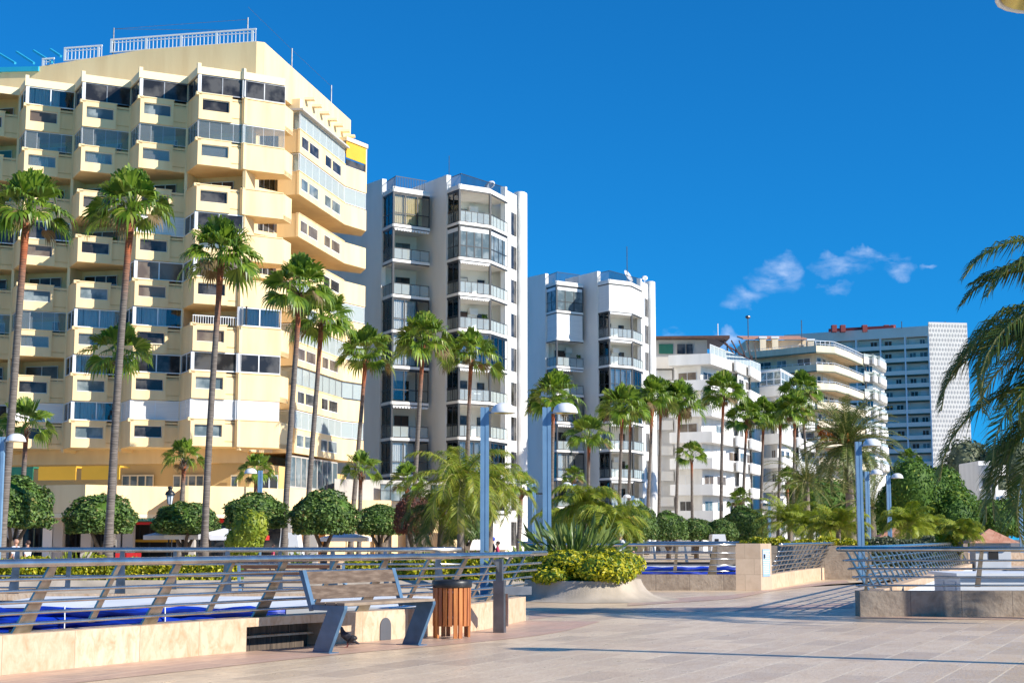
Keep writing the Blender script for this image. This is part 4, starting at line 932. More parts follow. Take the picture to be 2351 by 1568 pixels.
m=MB(); m.blk(C1,E1,.1,lE-.16,Z0+.03,Z0+.5,.03,.05); part('end_window',m,M['dglass'],YB)
# ---- mezzanine and terrace
ZM=4.35
mz=[Wp(-2),Wp(0),Wp(2),Wp(4),K,KB,farL]
m=MB(); m.prism([add2(p,bd,.35) if i<5 else p for i,p in enumerate(mz)],-.1,6.2); part('mezzanine_wall',m,M['ochre'],YB)
Zs=Z0-FL*7-1.66
tp=[at(-60,1113,90),at(200,1113,89),at(268,1117,87.2),at(330,1120,87.4),at(425,1129,88.5),at(470,1131,88.3),at(560,1133,90.5),at(700,1135,93),]
tp=[atz(x,y,4.45) for x,y in((-60,1112),(84,1113),(200,1112.5),(268,1116),(425,1124),(470,1128),(560,1128),(640,1126),(720,1120))]
tpl=[(-60,90),(86,88.5),(200,87.0),(200,87.0),(270,88.4),(425,91.2),(428,88.6),(560,90.6),(600,93),(760,97)]
TP=[((x-1175.5)/FP*y,y) for x,y in tpl]; TP=[TP[0],TP[1],TP[2],TP[4],TP[5],TP[6],TP[7],TP[8],TP[9]]
ztop=[at(200,1112,87).z]*9; zt_=ztop[0]; zbt=at(200,1177,87).z
m=MB()
for a,b in zip(TP[:-1],TP[1:]): m.blk(a,b,0,rotl(a,b)[2]-.002,zbt,zt_,0,.2)
part('terrace_parapet',m,M['cream'],YB)
m=MB(); m.prism(TP+[(TP[-1][0],TP[-1][1]+8),(TP[0][0],TP[0][1]+10)],zbt-.25,zbt-.02); part('terrace_slab',m,M['creamtrim'],YB)
a=(TP[0][0],TP[0][1]+5.2); b=((300-1175)/FP*93,93.0)
m=MB(); z1=at(200,1072,92).z; z2=at(200,1100,92).z
for i in range(3):
    p=lerp(a,b,.02+i/3); q=lerp(a,b,.31+i/3); m=MB(); m.blk(p,q,0,rotl(p,q)[2],z2,z1,-.9,-.8); m.blk(p,q,0,rotl(p,q)[2],z1,z1+.1,-.85,.4); part('awning',m,M['yawn'] if i else M['green'],YB)
def wpx(y,pxa,pxb,ytop,ybot,n,fm,gm,nm='window',off=0):
    p=((pxa-1175.5)/FP*y,y); q=((pxb-1175.5)/FP*(y+off),y+off); window(YB,[(p,q)],at(pxa,ybot,y).z,at(pxa,ytop,y).z,[n],fm,gm,fw=.09,name=nm,d=0)
def wall_y(px):
    P=[add2(p,bd,.35) for p in mz[:5]]
    for a,b in zip(P[:-1],P[1:]):
        for i in range(50):
            x,y=lerp(a,b,i/50)
            if abs(1175.5+x/y*FP-px)<4: return y
    return 97
for pa,pb,n in((283,355,4),(400,470,4),(532,548,1)):
    wpx(wall_y(pa)-.25,pa,pb,1090,1128,n,M['creamtrim'],M['olive'] if False else M['bglass'],off=wall_y(pb)-wall_y(pa))
p=B1; q=C1; wz=Z0-FL*7-1.75
window(YB,[(add2(p,(-.3,0)),add2(q,(-.3,0)))],wz-2.2,wz,[9],M['greyr'],M['bglass'],fw=.12,name='terrace_glazing',d=.0)
m=MB(); m.blk(add2(p,(-.3,0)),add2(q,(-.3,0)),.0,rotl(p,q)[2],-.1,wz-2.21,-.05,1.5); part('terrace_wall',m,M['cream'],YB)
for pa,pb in((600,640),):
    wpx(wall_y(pa)-.25,pa,pb,1090,1128,2,M['alu'],M['dglass'],off=wall_y(pb)-wall_y(pa))
# shops on the ground floor: columns, glazing, signs
for px in(30,118,140,205,272,300,440,560,660,720): 
    y=90.6; X=(px-1175.5)/FP*y; m=MB(); m.box(X-.3,y,-.1,X+.3,y+.6,zbt-.2); part('column',m,M['greyr'] if px!=118 else M['white'],YB)
for i,(pa,pb) in enumerate(((-40,28),(40,85),(88,110),(150,182),(182,203),(210,270),(305,350),(350,430),(450,550),(570,650))):
    y=93.2; p=((pa-1175.5)/FP*y,y); q=((pb-1175.5)/FP*y,y); window(YB,[(p,q)],-.05,zbt-.5,[2],M['black'],M['dark'] if i in(5,6,7) else M['dglass'],fw=.1,name='shop_window',d=0)
def sign(pa,pb,yt,yb,y,mat,txt=None,sz=.5,label=None,tm=None):
    p=at(pa,yt,y); q=at(pb,yb,y); m=MB(); m.box(p.x,y,q.z,q.x,y+.1,p.z); o=part('shop_sign',m,mat,YB)
    if txt: text(txt,sz,((p.x+q.x)/2,y-.012,q.z+(p.z-q.z)*.22),(R(90),0,0),tm or M['wcloth'],o)
sign(313,345,1183,1196,90.2,M['tealsign'],'H. LIL',.24); sign(347,375,1183,1196,90.2,M['tealsign'],'MUEBLES'[:0] or None)
sign(300,352,1198,1204,90.4,M['red']); sign(478,520,1178,1200,91,M['red'])
m=MB(); p=at(310,1238,92.9); q=at(420,1244,92.9); m.box(p.x,92.85,q.z,q.x,92.95,p.z); part('bar_counter',m,M['yawn'],YB)
# ================================================================ white towers
def tower(ox,oy,zr,nlev,vA,vB,label,ztw=0,seed=1):
    r=thing('apartment_tower',label,'apartment tower',(ox,oy,0)); rn=random.Random(seed)
    P=lambda a,b:(ox+a,oy+b)
    bA=[P(-6.6,3.2),P(-5.5,.9),P(-2.6,3.0)]; bB=[P(-1.1,1.7),P(0,0),P(2.5,1.7),P(3.95,5.3)]
    iA=[P(-5.9,4.9),P(-3.0,6.3)]; iB=[P(-1.6,4.2),P(2.6,6.6)]
    zt=zr+1.45
    m=MB(); m.prism([P(-13.2,12.0),P(-6.9,4.7),P(-5.9,4.9),P(-3.0,6.3),P(-1.6,4.2),P(2.6,6.6),P(3.95,7.0),P(4.6,9.4),P(4.9,16),P(-6,24)],-.1,zr+.25)
    part('wall',m,M['whitetower'],r)
    # tall fins (windowless step walls)
    m=MB(); m.blk(P(-13.5,12.6),P(-6.62,3.0),0,rotl(P(-13.5,12.6),P(-6.62,3.0))[2],-.1,zt,-.02,.4); part('side_wall',m,M['whitetower'],r)
    m=MB(); a,b=P(-2.75,4.15),P(-1.12,1.6); L2=rotl(a,b)[2]; m.blk(a,b,-3,L2,-.1,zt,-.02,.4); part('side_wall',m,M['whitetower'],r)
    # plain strip with slot windows and rounded pier
    a,b=P(3.95,5.3),P(4.75,7.3); L2=rotl(a,b)[2]; m=MB(); m.blk(a,b,.02,L2,-.1,zt-.5,0,.5); m.blk(a,b,-.35,.02,-.1,zt-.2,.05,.5)
    part('strip_wall',m,M['white'],r)
    for i in range(nlev):
        z=zr-2.95*i; 
        m=MB(); m.blk(a,b,L2*.35,L2*.95,z-2.75,z-.75,-.012,.02); w_=part('slot_window',m,M['dglass'],r)
        m=MB(); m.blk(a,b,L2*.3,L2*.99,z-.62,z-.2,-.02,.02); m.blk(a,b,L2*.28,L2*.33,z-2.8,z-.7,-.04,.02); part('slot_trim',m,M['alu'],w_)
    # rounded pier
    m=MB(); cpt=P(5.05,8.6); pr=[]
    for i in range(13):
        t=R(-150)+R(190)*i/12; pr.append((cpt[0]+.62*cos(t)*1.0,cpt[1]+1.25*sin(t)))
    pr+= [P(4.8,20),P(4.2,20)]; m.prism(pr,-.1,zt-.1); part('rounded_pier',m,M['white'],r,False)
    for bay,inn,va,nm in((bA,iA,vA,0),(bB,iB,vB,1)):
        segs=list(zip(bay[:-1],bay[1:]))
        for i in range(nlev+1):
            z=zr-2.95*i; m=MB(); m.prism(list(bay)+[inn[1],inn[0]],z-.08,z+.08)
            for p,q in segs: m.blk(p,q,-.0,rotl(p,q)[2],z-.11,z+.12,-.06,.08)
            part('floor_slab',m,M['white'],r)
            if i==nlev: continue
            ty=va[i]; zf=z-2.95+.12; zc=z-.11
            ns=[2,3] if nm==0 else [2,4,4]
            # black corner posts under the slab
            if ty!='W':
                for p in bay[1:-1]: m=MB(); m.obox((p[0],p[1]+.09),.5,.085,.085,zf,zc); part('corner_post',m,M['black'],r)
            m=MB()
            for p,q in segs: m.blk(p,q,.01,rotl(p,q)[2]-.01,zc-.10,zc-.002,-.01,.05)
            part('shutter_box',m,M['black'],r)
            zc-=.10
            cur={'Y':(M['ycurt'],0,.85),'Q':(M['curt'],0,.7),'G':None,'B':None,'W':None}
            if ty in 'GYQB':
                w=window(r,segs,zf,zc,ns,M['black'],{'G':M['cglass'],'Y':M['cglass'],'Q':M['cglass'],'B':M['bglass']}[ty],fw=.10,trans=.36,curtain=cur.get(ty),d=.06)
                if ty=='B':
                    m=MB()
                    for p,q in segs: m.blk(p,q,.1,rotl(p,q)[2]-.1,zc-.42,zc-.06,.03,.05)
                    part('blind',m,M['alu'],w)
            elif ty=='W':
                m=MB()
                for p,q in segs:
                    l=rotl(p,q)[2]; m.blk(p,q,.06,l-.05,zf+.0,zc,.05,.09)
                part('roller_shutter',m,M['shut'],r)
            else:
                F=MB(); G=MB()
                for (p,q),n in zip(segs,ns):
                    l=rotl(p,q)[2]; G.blk(p,q,.04,l-.04,zf+.08,zf+.92,.04,.055); F.blk(p,q,0,l,zf+.93,zf+.98,.02,.07)
                    for j in range(n+2): s=(l-.04)*j/(n+1); F.blk(p,q,s,s+.035,zf,zf+.93,.025,.065)
                f=part('balcony_railing',F,M['black'],r); part('pane',G,M['rglass'],f)
                if ty=='P' or rn.random()<.6:      # half glazed: only the left return is closed in
                    window(r,segs[:1],zf,zc,[2],M['black'],M['cglass'],fw=.09,trans=.4)
                if ty in 'PA':   # rolled scalloped awning
                    m=MB(); p,q=segs[1]; l=rotl(p,q)[2]; 
                    for j in range(12):
                        s=.08+(l-.16)*j/12; m.blk(p,q,s,s+(l-.16)/12*.7,zc-.20,zc-.04,-.1,-.07)
                    m.blk(p,q,.05,l-.05,zc-.07,zc-.01,-.12,.04); part('awning',m,M['wcloth'],r)
                if rn.random()<.6: cc=lerp(segs[1][0],segs[1][1],rn.uniform(.1,.9)); potted(r,(cc[0]-.15,cc[1]+.1),zf+.3+rn.choice([0,0,.65]),1)
                if rn.random()<.45:
                    m=MB(); cc=lerp(inn[0],inn[1],.62); m.obox((cc[0],cc[1]-.25),.55,.4,.16,zc-.75,zc-.2); o=part('air_conditioner',m,M['alu'],r); m=MB(); m.obox((cc[0]-.1,cc[1]-.45),.55,.2,.03,zc-.66,zc-.28); part('fan_grille',m,M['black'],o)
            # door and window on the recessed wall
            p,q=inn; l=rotl(p,q)[2]
            gm=rn.choice([M['dglass'],M['dglass'],M['shut'],M['brown'],M['bglass']])
            door(r,p,q,l*.1,l*.5,zf,zf+2.1,0,M['black'],gm,2); 
            if rn.random()<.7: door(r,p,q,l*.7,l*.84,zf+.4,zf+2.0,0,M['black'],M['dglass'],1,name='small_window')
            if rn.random()<.35:
                m=MB(); cc=lerp(segs[1][0],segs[1][1],rn.uniform(.3,.7)); m.obox((cc[0]-.2,cc[1]+.9),.5,.3,.25,zf,zf+.75); part('balcony_chair',m,M['wcloth'],r)
        # roof parapet and dark railing above the bay
        m=MB()
        for p,q in segs: m.blk(p,q,0,rotl(p,q)[2],zr+.16,zr+.34,.1,.25)
        part('roof_parapet',m,M['white'],r)
        m=MB(); a0,b0=add2(bay[0],(.3,.5)),add2(bay[-1],(-.3,.6)); c0=add2(bay[1],(.1,.8))
        for p,q in((a0,c0),(c0,b0)):
            l=rotl(p,q)[2]; m.blk(p,q,0,l,zr+1.35,zr+1.40,0,.05)
            for j in range(int(l/.16)): m.blk(p,q,j*.16,j*.16+.03,zr+.2,zr+1.35,.01,.04)
        part('roof_railing',m,M['black'],r)
    return r
T1=at(1055,431,125); 
tw=tower(T1.x,T1.y,T1.z,10,'YPOQQGPQOG','OBPAQAOQGW','nearer and taller white tower block with black framed bays, next to the cream building',seed=5)
def dish(x,y,z,rad,rz,parent):
    m=MB(); m.lathe([(0,0),(rad*.5,rad*.06),(rad,rad*.25),(rad*1.01,rad*.27),(rad*.5,rad*.09),(0,.03)],(0,0,0),20)
    rm=Matrix.Rotation(rz,3,'Z')@Matrix.Rotation(R(62),3,'X'); m.v=[tuple(rm@Vector(v)+Vector((x,y,z))) for v in m.v]
    m.tube([(x,y,z-.9),(x,y,z)],.05,6); part('satellite_dish',m,M['alu'],parent,True)
p=at(1126,428,133); dish(p.x,p.y,p.z,.5,R(-30),tw)
p=at(1031,400,130); m=MB(); m.tube([(p.x,p.y,p.z-2),(p.x,p.y,p.z+1.6)],.03,5); part('antenna_mast',m,M['galv'],tw)
T2=at(1398,648,161)
tw=tower(T2.x,T2.y,T2.z,10,'BWOPQAQOOA','WPPQQAOPOQ','second, more distant white tower block with black framed bays, between tower and terraced block',seed=9)
p=at(1440,640,168); dish(p.x,p.y,p.z+.2,.75,R(60),tw); m=MB(); m.tube([(p.x,p.y,p.z-2),(p.x,p.y,p.z+3.6)],.05,5); part('antenna_mast',m,M['galv'],tw)
p=at(1480,640,170); dish(p.x,p.y,p.z,.35,R(-10),tw)
# grey rear block glimpsed left of the first tower, and low podium between
a=at(815,560,134); m=MB(); m.box(a.x-9,134,-.1,a.x+3.4,146,a.z+1.5)
r=thing('rear_block','plain grey block wall glimpsed between the cream building and the first white tower','building',(a.x-3,140,0)); part('wall',m,M['whitetower'],r)
m=MB(); 
for i in range(4): m.box(a.x-1.2,133.9,6+i*5.2,a.x+.6,133.99,7.4+i*5.2)
part('window',m,M['dglass'],r)
r=thing('podium_building','low podium building with a terrace wall and dark strip windows under the first white tower','building',(-9,112,0))
p0,p1=at(740,1150,104),at(1045,1150,112)
m=MB(); zt_=at(900,1148,106).z; m.prism([(p0.x,106),(p1.x,112),(p1.x,122),(p0.x,120)],-.1,zt_-1.2); part('wall',m,M['cream'],r)
m=MB(); pe=at(897,1150,106); m.blk((p0.x,104),(pe.x,106.6),0,rotl((p0.x,104),(pe.x,106.6))[2],zt_-1.15,zt_,0,.25); part('terrace_parapet',m,M['cream'],r)
m=MB(); zz=at(900,1100,112).z; m.prism([(p0.x,111),(p1.x-1,117),(p1.x-1,122),(p0.x,122)],zt_-1.19,zz); part('upper_wall',m,M['greyr'],r)
for pa,pb in((870,960),(985,1035)):
    p=((pa-1175)/FP*111,111.0+(pa-740)/370*6-.3); q=((pb-1175)/FP*112,111.0+(pb-740)/370*6-.3); window(r,[(p,q)],zt_+.1,zz-.3,[4],M['black'],M['bglass'],trans=.6)
for pa,pb in((860,900),(930,985),(1010,1040)):
    p=((pa-1175)/FP*107,106.0+(pa-740)/370*6-.1); q=((pb-1175)/FP*108,106.0+(pb-740)/370*6-.1); window(r,[(p,q)],0,2.4,[2],M['ochre'],M['brglass'])
# ================================================================ banded terraced blocks
def poffs(path,d):
    o=[]; n=len(path)
    P=[Vector(p) for p in path]
    for i,p in enumerate(P):
        t=Vector((0,0))
        if i: t+=(p-P[i-1]).normalized()
        if i<n-1: t+=(P[i+1]-p).normalized()
        t.normalize(); o.append((p.x-t.y*d,p.y+t.x*d))
    return o
def banded(r,outline,ztop,n,fl,ph,inset,bm,wm,fm,gm,th=.18,deep=14,wsp=3.2,frame='alu',rail=0,rn=None,shrink=None,wh=(.1,2.2),slabm=None,backn=None):
    rn=rn or random.Random(2)
    inn=poffs(outline,inset); 
    bk=[(inn[-1][0]+(backn or (0,1))[0]*deep,inn[-1][1]+(backn or (0,1))[1]*deep),(inn[0][0]+(backn or (0,1))[0]*deep,inn[0][1]+(backn or (0,1))[1]*deep)]
    m=MB(); m.prism(inn+bk,-.1,ztop-ph+.1); part('wall',m,wm,r)
    for i in range(n):
        z=ztop-fl*i; m=MB(); o=outline
        if shrink and shrink.get(i): o=shrink[i]
        m.prism(list(poffs(o,.03))+[inn[-1],inn[0]],z-ph-.12,z-ph+.06)
        for p,q in zip(o[:-1],o[1:]): m.blk(p,q,0,rotl(p,q)[2]-.002,z-ph-.1,z,0,th)
        b=part('balcony',m,bm,r)
        if slabm:
            m=MB(); 
            for p,q in zip(o[:-1],o[1:]): m.blk(p,q,0,rotl(p,q)[2],z-ph-.3,z-ph-.104,-.03,.1)
            part('slab_edge',m,slabm,b)
        if rail:
            F=MB()
            for p,q in zip(o[:-1],o[1:]):
                l=rotl(p,q)[2]; F.blk(p,q,0,l,z+rail-.05,z+rail,.03,.09); k=max(1,int(l/1.1))
                for j in range(k+1): F.blk(p,q,(l-.05)*j/k,(l-.05)*j/k+.05,z,z+rail-.05,.04,.08)
            part('balcony_railing',F,M[frame],b)
        if i<n:
            zf=z-ph+.06
            if i==0: continue
        for p,q in zip(inn[:-1],inn[1:]):
            l=rotl(p,q)[2]; k=max(1,int(l/wsp)); sg=l/k
            for j in range(k):
                if rn.random()<.05: continue
                a=j*sg+sg*.14; b2=a+sg*rn.choice([.45,.6,.7]); full=rn.random()<.5
                door(r,p,q,a,b2,zf+(0 if full else .9),zf+wh[1],-.0,M[frame] if fm is None else fm,rn.choice(gm),2 if b2-a>1 else 1,name='window')
# block 3
def pl(L): return [((x-1175.5)/FP*y,y) for x,y in L]
c3=at(1635,811,177)
B3=thing('terraced_building','white terraced apartment block with solid balcony bands and rooftop pergola, behind the tall palms','apartment building',(c3.x,c3.y,0))
o3=pl([(1537,179),(1635,177),(1690,186),(1692,184.5),(1722,191),(1724,189.5),(1750,197.5)])
banded(B3,o3,c3.z,7,3.0,1.12,2.5,M['white'],M['white'],None,[M['dglass'],M['bglass'],M['shut'],M['gglass'] if False else M['shut'],M['brglass']],rail=0,rn=random.Random(3))
F=MB();G=MB()
for p,q in((o3[1],o3[-1]),):
    l=rotl(p,q)[2]; n=14; F.blk(p,q,0,l,c3.z+1.0,c3.z+1.06,.05,.12); G.blk(p,q,.1,l,c3.z+.05,c3.z+1.0,.06,.08)
    for j in range(n+1): F.blk(p,q,(l-.1)*j/n,(l-.1)*j/n+.1,c3.z,c3.z+1.0,.04,.12)
f=part('roof_railing',F,M['alu'],B3); part('pane',G,M['rglass'],f)
m=MB(); a=at(1500,850,184); b2=at(1545,850,184); m.box(a.x,184,-.1,b2.x,192,a.z); part('side_wall',m,M['white'],B3)
for i in range(6):
    m=MB(); m.box(a.x+.3,182.9,a.z-1.2-i*3,b2.x-.2,184,a.z-.1-i*3); part('side_balcony',m,M['white'],B3)
m=MB(); a=at(1508,816,181); b2=at(1640,781,183); m.box(a.x,182,c3.z-1.2,b2.x-1,190,b2.z-.1); part('penthouse_wall',m,M['greyr'],B3)
m=MB(); m.hexa([(a.x-.5,180.5,b2.z-.1),(b2.x+1.5,180.5,b2.z-.1),(b2.x+1.5,191,b2.z-.1),(a.x-.5,191,b2.z-.1)],[(a.x-.5,180.5,b2.z+.15),(b2.x+1.5,180.5,b2.z+.25),(b2.x+1.5,191,b2.z+.35),(a.x-.5,191,b2.z+.15)]); part('penthouse_roof',m,M['brown'],B3)
for pa,pb,mt in((1513,1545,'green'),(1555,1572,'dglass'),(1576,1590,'dglass')):
    p=at(pa,812,181.8); q=at(pb,790,181.8); m=MB(); m.box(p.x,181.8,p.z,q.x,181.9,q.z); part('penthouse_window',m,M[mt],B3)
m=MB()
for i in range(5): x=b2.x+1+i*.9; m.bar((x,182,b2.z-.2),(x+2.4,190+i*1.5,b2.z-.9),.12,.16)
m.bar((b2.x,181.3,b2.z),(b2.x+8,200,b2.z-1.2),.15,.15)
for i in range(4): m.box(b2.x+1.6+i*1.6,184+i*4,c3.z-1,b2.x+1.75+i*1.6,184.15+i*4,b2.z-.3)
part('pergola',m,M['brown'],B3)
p=at(1648,762,186); m=MB(); m.tube([(p.x,186,p.z-1.5),(p.x,186,p.z+1)],.07,6); part('chimney',m,M['alu'],B3)
# second volume of block 3 to its right
c3b=at(1796,882,196)
B3b=thing('stepped_building','white stepped block with glazed rooftop rooms right of the terraced block','apartment building',(c3b.x,c3b.y,0))
o3b=pl([(1746,199),(1796,196),(1830,206),(1832,204),(1872,218)])
banded(B3b,o3b,c3b.z-.1,7,3.05,1.2,2.0,M['white'],M['white'],None,[M['dglass'],M['bglass'],M['shut'],M['brglass']],rn=random.Random(8))
zc_=at(1796,850,196.5).z
seg=[(o3b[0],o3b[1]),(o3b[1],o3b[2])]
window(B3b,[(add2(a,(0.1,.5)),add2(b,(0.1,.5))) for a,b in seg],c3b.z,zc_,[3,4],M['alu'],M['gglass'],fw=.12,name='rooftop_glazing',trans=.4)
m=MB(); m.prism([add2(o3b[0],(0,.2)),add2(o3b[1],(0,.2)),add2(o3b[2],(0,.2)),(o3b[2][0]-5,o3b[2][1]+5),(o3b[0][0],o3b[0][1]+8)],zc_,zc_+.2); part('rooftop_slab',m,M['alu'],B3b)
# block 4 : beige, rounded corner
c4=at(1879,793,243)
B4=thing('beige_building','beige apartment block with long curved balcony bands behind the date palm','apartment building',(c4.x,c4.y,0))
o4=pl([(1715,252),(1879,243),(1922,244.5),(1955,252),(1989,262)])
banded(B4,o4,c4.z,7,2.98,.92,2.6,M['beige'],M['beige'],None,[M['dglass'],M['bglass'],M['shut'],M['brglass']],rail=.32,slabm=paint('olive_slab_edge',(.16,.17,.11),.8,.2,1),rn=random.Random(5),wsp=3.6)
F=MB()
for p,q in zip(o4[1:-1],o4[2:]):
    l=rotl(p,q)[2]; F.blk(p,q,0,l,c4.z+.75,c4.z+.82,.1,.2); n=int(l/.8)
    for j in range(n): F.blk(p,q,l*j/n,l*j/n+.06,c4.z,c4.z+.75,.1,.18)
part('roof_railing',F,M['alu'],B4)
a=at(1712,777,256); b2=at(1850,770,256); m=MB(); m.box(a.x,256,c4.z-1.2,b2.x,266,a.z-.3); part('penthouse_wall',m,M['beige'],B4)
m=MB(); m.hexa([(a.x-.6,255,a.z-.3),(b2.x,255,a.z-.3),(b2.x,262,a.z+1.0),(a.x-.6,262,a.z+1.0)],[(a.x-.6,255,a.z-.1),(b2.x,255,a.z-.1),(b2.x,262,a.z+1.2),(a.x-.6,262,a.z+1.2)]); part('penthouse_roof',m,M['terr'],B4)
for px,h in((1752,2.6),(1780,2.6),(1862,2.2)):
    p=at(px,790,254.3); m=MB(); m.box(p.x-.5,254.3,c4.z-1,p.x+.5,255.2,c4.z+h); o=part('chimney',m,M['beige'],B4); m=MB(); m.box(p.x-.65,254.15,c4.z+h,p.x+.65,255.35,c4.z+h+.3); part('chimney_cap',m,M['alu'],o)
for px,yt in((1717,728),(1840,735)):
    p=at(px,yt,256); m=MB(); m.tube([(p.x,256,c4.z),(p.x,256,p.z)],.09,5); 
    if px==1717: m.ball((p.x,256,p.z),.45,.45,.3,8,6)
    part('antenna_mast',m,M['galv'],B4)
# white stepped end of block 4
c4b=at(1993,818,262)
B4b=thing('white_end_block','narrow white block with staggered small balconies at the end of the beige building','apartment building',(c4b.x,c4b.y,0))
m=MB(); m.prism(pl([(1990,263),(2012,266),(2034,276)])+pl([(2030,292),(1990,292)]),-.1,c4b.z-.8); part('wall',m,M['white'],B4b)
for i in range(7):
    z=c4b.z-.2-i*2.98; tri=pl([(1990,261),(2010,263.5),(2010,262),(2024,266),(2024,264.5),(2040,271)])
    m=MB(); m.prism(tri+pl([(2038,276),(1990,270)]),z-1.15,z-1.0)
    for p,q in zip(tri[:-1],tri[1:]): m.blk(p,q,0,rotl(p,q)[2]-.002,z-1.12,z,0,.2)
    b=part('balcony',m,M['white'],B4b)
    m=MB(); 
    for p,q in zip(tri[:-1],tri[1:]): m.blk(p,q,0,rotl(p,q)[2],z+.55,z+.6,.1,.16); m.blk(p,q,.05,rotl(p,q)[2]-.05,z+.02,z+.55,.12,.14)
    part('glass_rail',m,M['rglass'],b)
    if i:
        a,b3=pl([(1994,262.6),(2008,264.8)]); window(B4b,[(a,b3)],z+.05,z+1.8,[2],M['alu'],M['cglass'] if i%2 else M['bglass'],curtain=(M['ycurt'],.1,.8) if i%2 else None)
# block 5 : far grey slab with patterned gable
c5=at(2141,742,350); z5=c5.z
B5=thing('slab_building','tall grey slab block with recessed balconies and a white lattice gable wall, farthest back','apartment building',(c5.x,c5.y,0))
pL_=pl([(1806,366)])[0]; pC=pl([(2141,350)])[0]; pR_=(pC[0]+9.2,pC[1]+1.5)
u,w,l=rotl(pL_,pC)
m=MB(); m.prism([add2(pL_,w,1.6),add2(pC,w,1.6),pR_,(pR_[0]-3,pR_[1]+14),(pL_[0]+5,pL_[1]+16)],-.1,z5-3.0); part('wall',m,M['pgrey'],B5)
m=MB(); m.blk(pL_,pC,0,l,z5-2.9,z5-.6,-.1,3); part('roof_fascia',m,M['pgrey'],B5)
M['dgreen']=paint('green_slab_edge',(.05,.085,.055),.8,.2,1)
nb=6; rn=random.Random(21)
m=MB()
for j in range(nb+1): s=min(l-.3,l*j/nb); m.blk(pL_,pC,s,s+.32,0,z5-2.9,-.05,1.7)
part('dividing_fin',m,M['alu'],B5)
for i in range(14):
    z=z5-5.6-i*2.98
    if z<2: break
    m=MB(); m.blk(pL_,pC,0,l-.3,z-.32,z-.0,0.0,1.75); sl=part('floor_slab',m,M['dgreen'],B5)
    m=MB(); m.blk(pL_,pC,0,l-.3,z+.0,z+.98,.05,.12); part('balcony_panel',m,M['pgrey'],sl)
    if 1:
        p,q=add2(pL_,w,1.55),add2(pC,w,1.55)
        F=MB();G=MB()
        for j in range(nb):
            if j<2 and i>0: continue
            for t in(.14,.56):
                if rn.random()<.2: continue
                a=l*(j+t)/nb; b3=a+l/nb*rn.uniform(.2,.3); 
                if rn.random()<.35: window(B5,[(add2(p,u,a),add2(p,u,b3))],z+.05,z+2.25,[2],M['alu'],M['shut'],fw=.09,d=-.05)
                else: window(B5,[(add2(p,u,a),add2(p,u,b3))],z+.9,z+2.2,[2],M['alu'],rn.choice([M['dglass'],M['bglass'],M['brown']]),fw=.09,d=-.05)
# lattice gable
ug,wg,lg=rotl(pC,pR_)
m=MB(); m.blk(pC,pR_,0,lg,-.1,z5+.25,0,.35); gb=part('gable_wall',m,paint('gable_render',(.74,.70,.64),.8,.08,.3),B5)
m=MB(); nx,nz=13,46; dz=z5/nz
for i in range(nz):
    for j in range(nx+(i%2)):
        s=lg*(j+ (0 if i%2 else .5))/nx; s=max(.25,min(lg-.25,s)); z=(i+.5)*dz
        a=add2(pC,ug,s-.27); b3=add2(pC,ug,s+.27); md=add2(pC,ug,s)
        e=[(a[0]-wg[0]*.03,a[1]-wg[1]*.03,z),(md[0]-wg[0]*.03,md[1]-wg[1]*.03,z-dz*.40),(b3[0]-wg[0]*.03,b3[1]-wg[1]*.03,z),(md[0]-wg[0]*.03,md[1]-wg[1]*.03,z+dz*.40)]
        m.add(e,[(0,1,2,3)])
part('lattice_relief',m,paint('lattice_shadow_gap',(.42,.41,.40),.8,.1,1),gb)
a=at(1908,751,358); b2=at(2054,742,354); m=MB(); m.blk((a.x,361),(b2.x,355),0,rotl((a.x,361),(b2.x,355))[2],z5-.65,a.z,0,2); part('roof_house',m,M['terr'] if False else paint('red_roof_paint',(.24,.045,.045),.7,.15,.5),B5)
for px in(1915,1935,1985,2035,2050):
    p=at(px,748,357); m=MB(); m.box(p.x-.55,356.5,p.z-1.5,p.x+.55,358,p.z+.15); part('chimney',m,bpy.data.materials['red_roof_paint'],B5)
for px,yt in((2170,728),(2210,733),(2070,728)):
    p=at(px,yt+10,352); m=MB(); m.tube([(p.x,352,z5-1),(p.x,352,p.z)],.12,5); part('antenna_mast',m,M['galv'],B5)
# white building fragments at the far right
a=at(2280,1062,180)
B6=thing('villa_building','small white villa block with curved balconies beyond the drooping palm fronds','building',(a.x,180,0))
m=MB(); m.box(a.x-1.1,182,-.1,a.x+1.1,190,a.z+.3); part('wall',m,M['white'],B6)
for i in range(5):
    z=a.z-i*2.9-.2; m=MB(); pr=[(a.x+.3+1.7*cos(t),182+1.6*sin(t)) for t in [R(180)+R(180)*k/10 for k in range(11)]]
    m.prism(pr,z-1.2,z-.05); b=part('balcony',m,M['white'],B6); 
    if 0<i<3: m=MB(); m.box(a.x-.7,181.9,z+.3,a.x+.6,181.98,z+1.4); part('window',m,M['dglass'],B6)
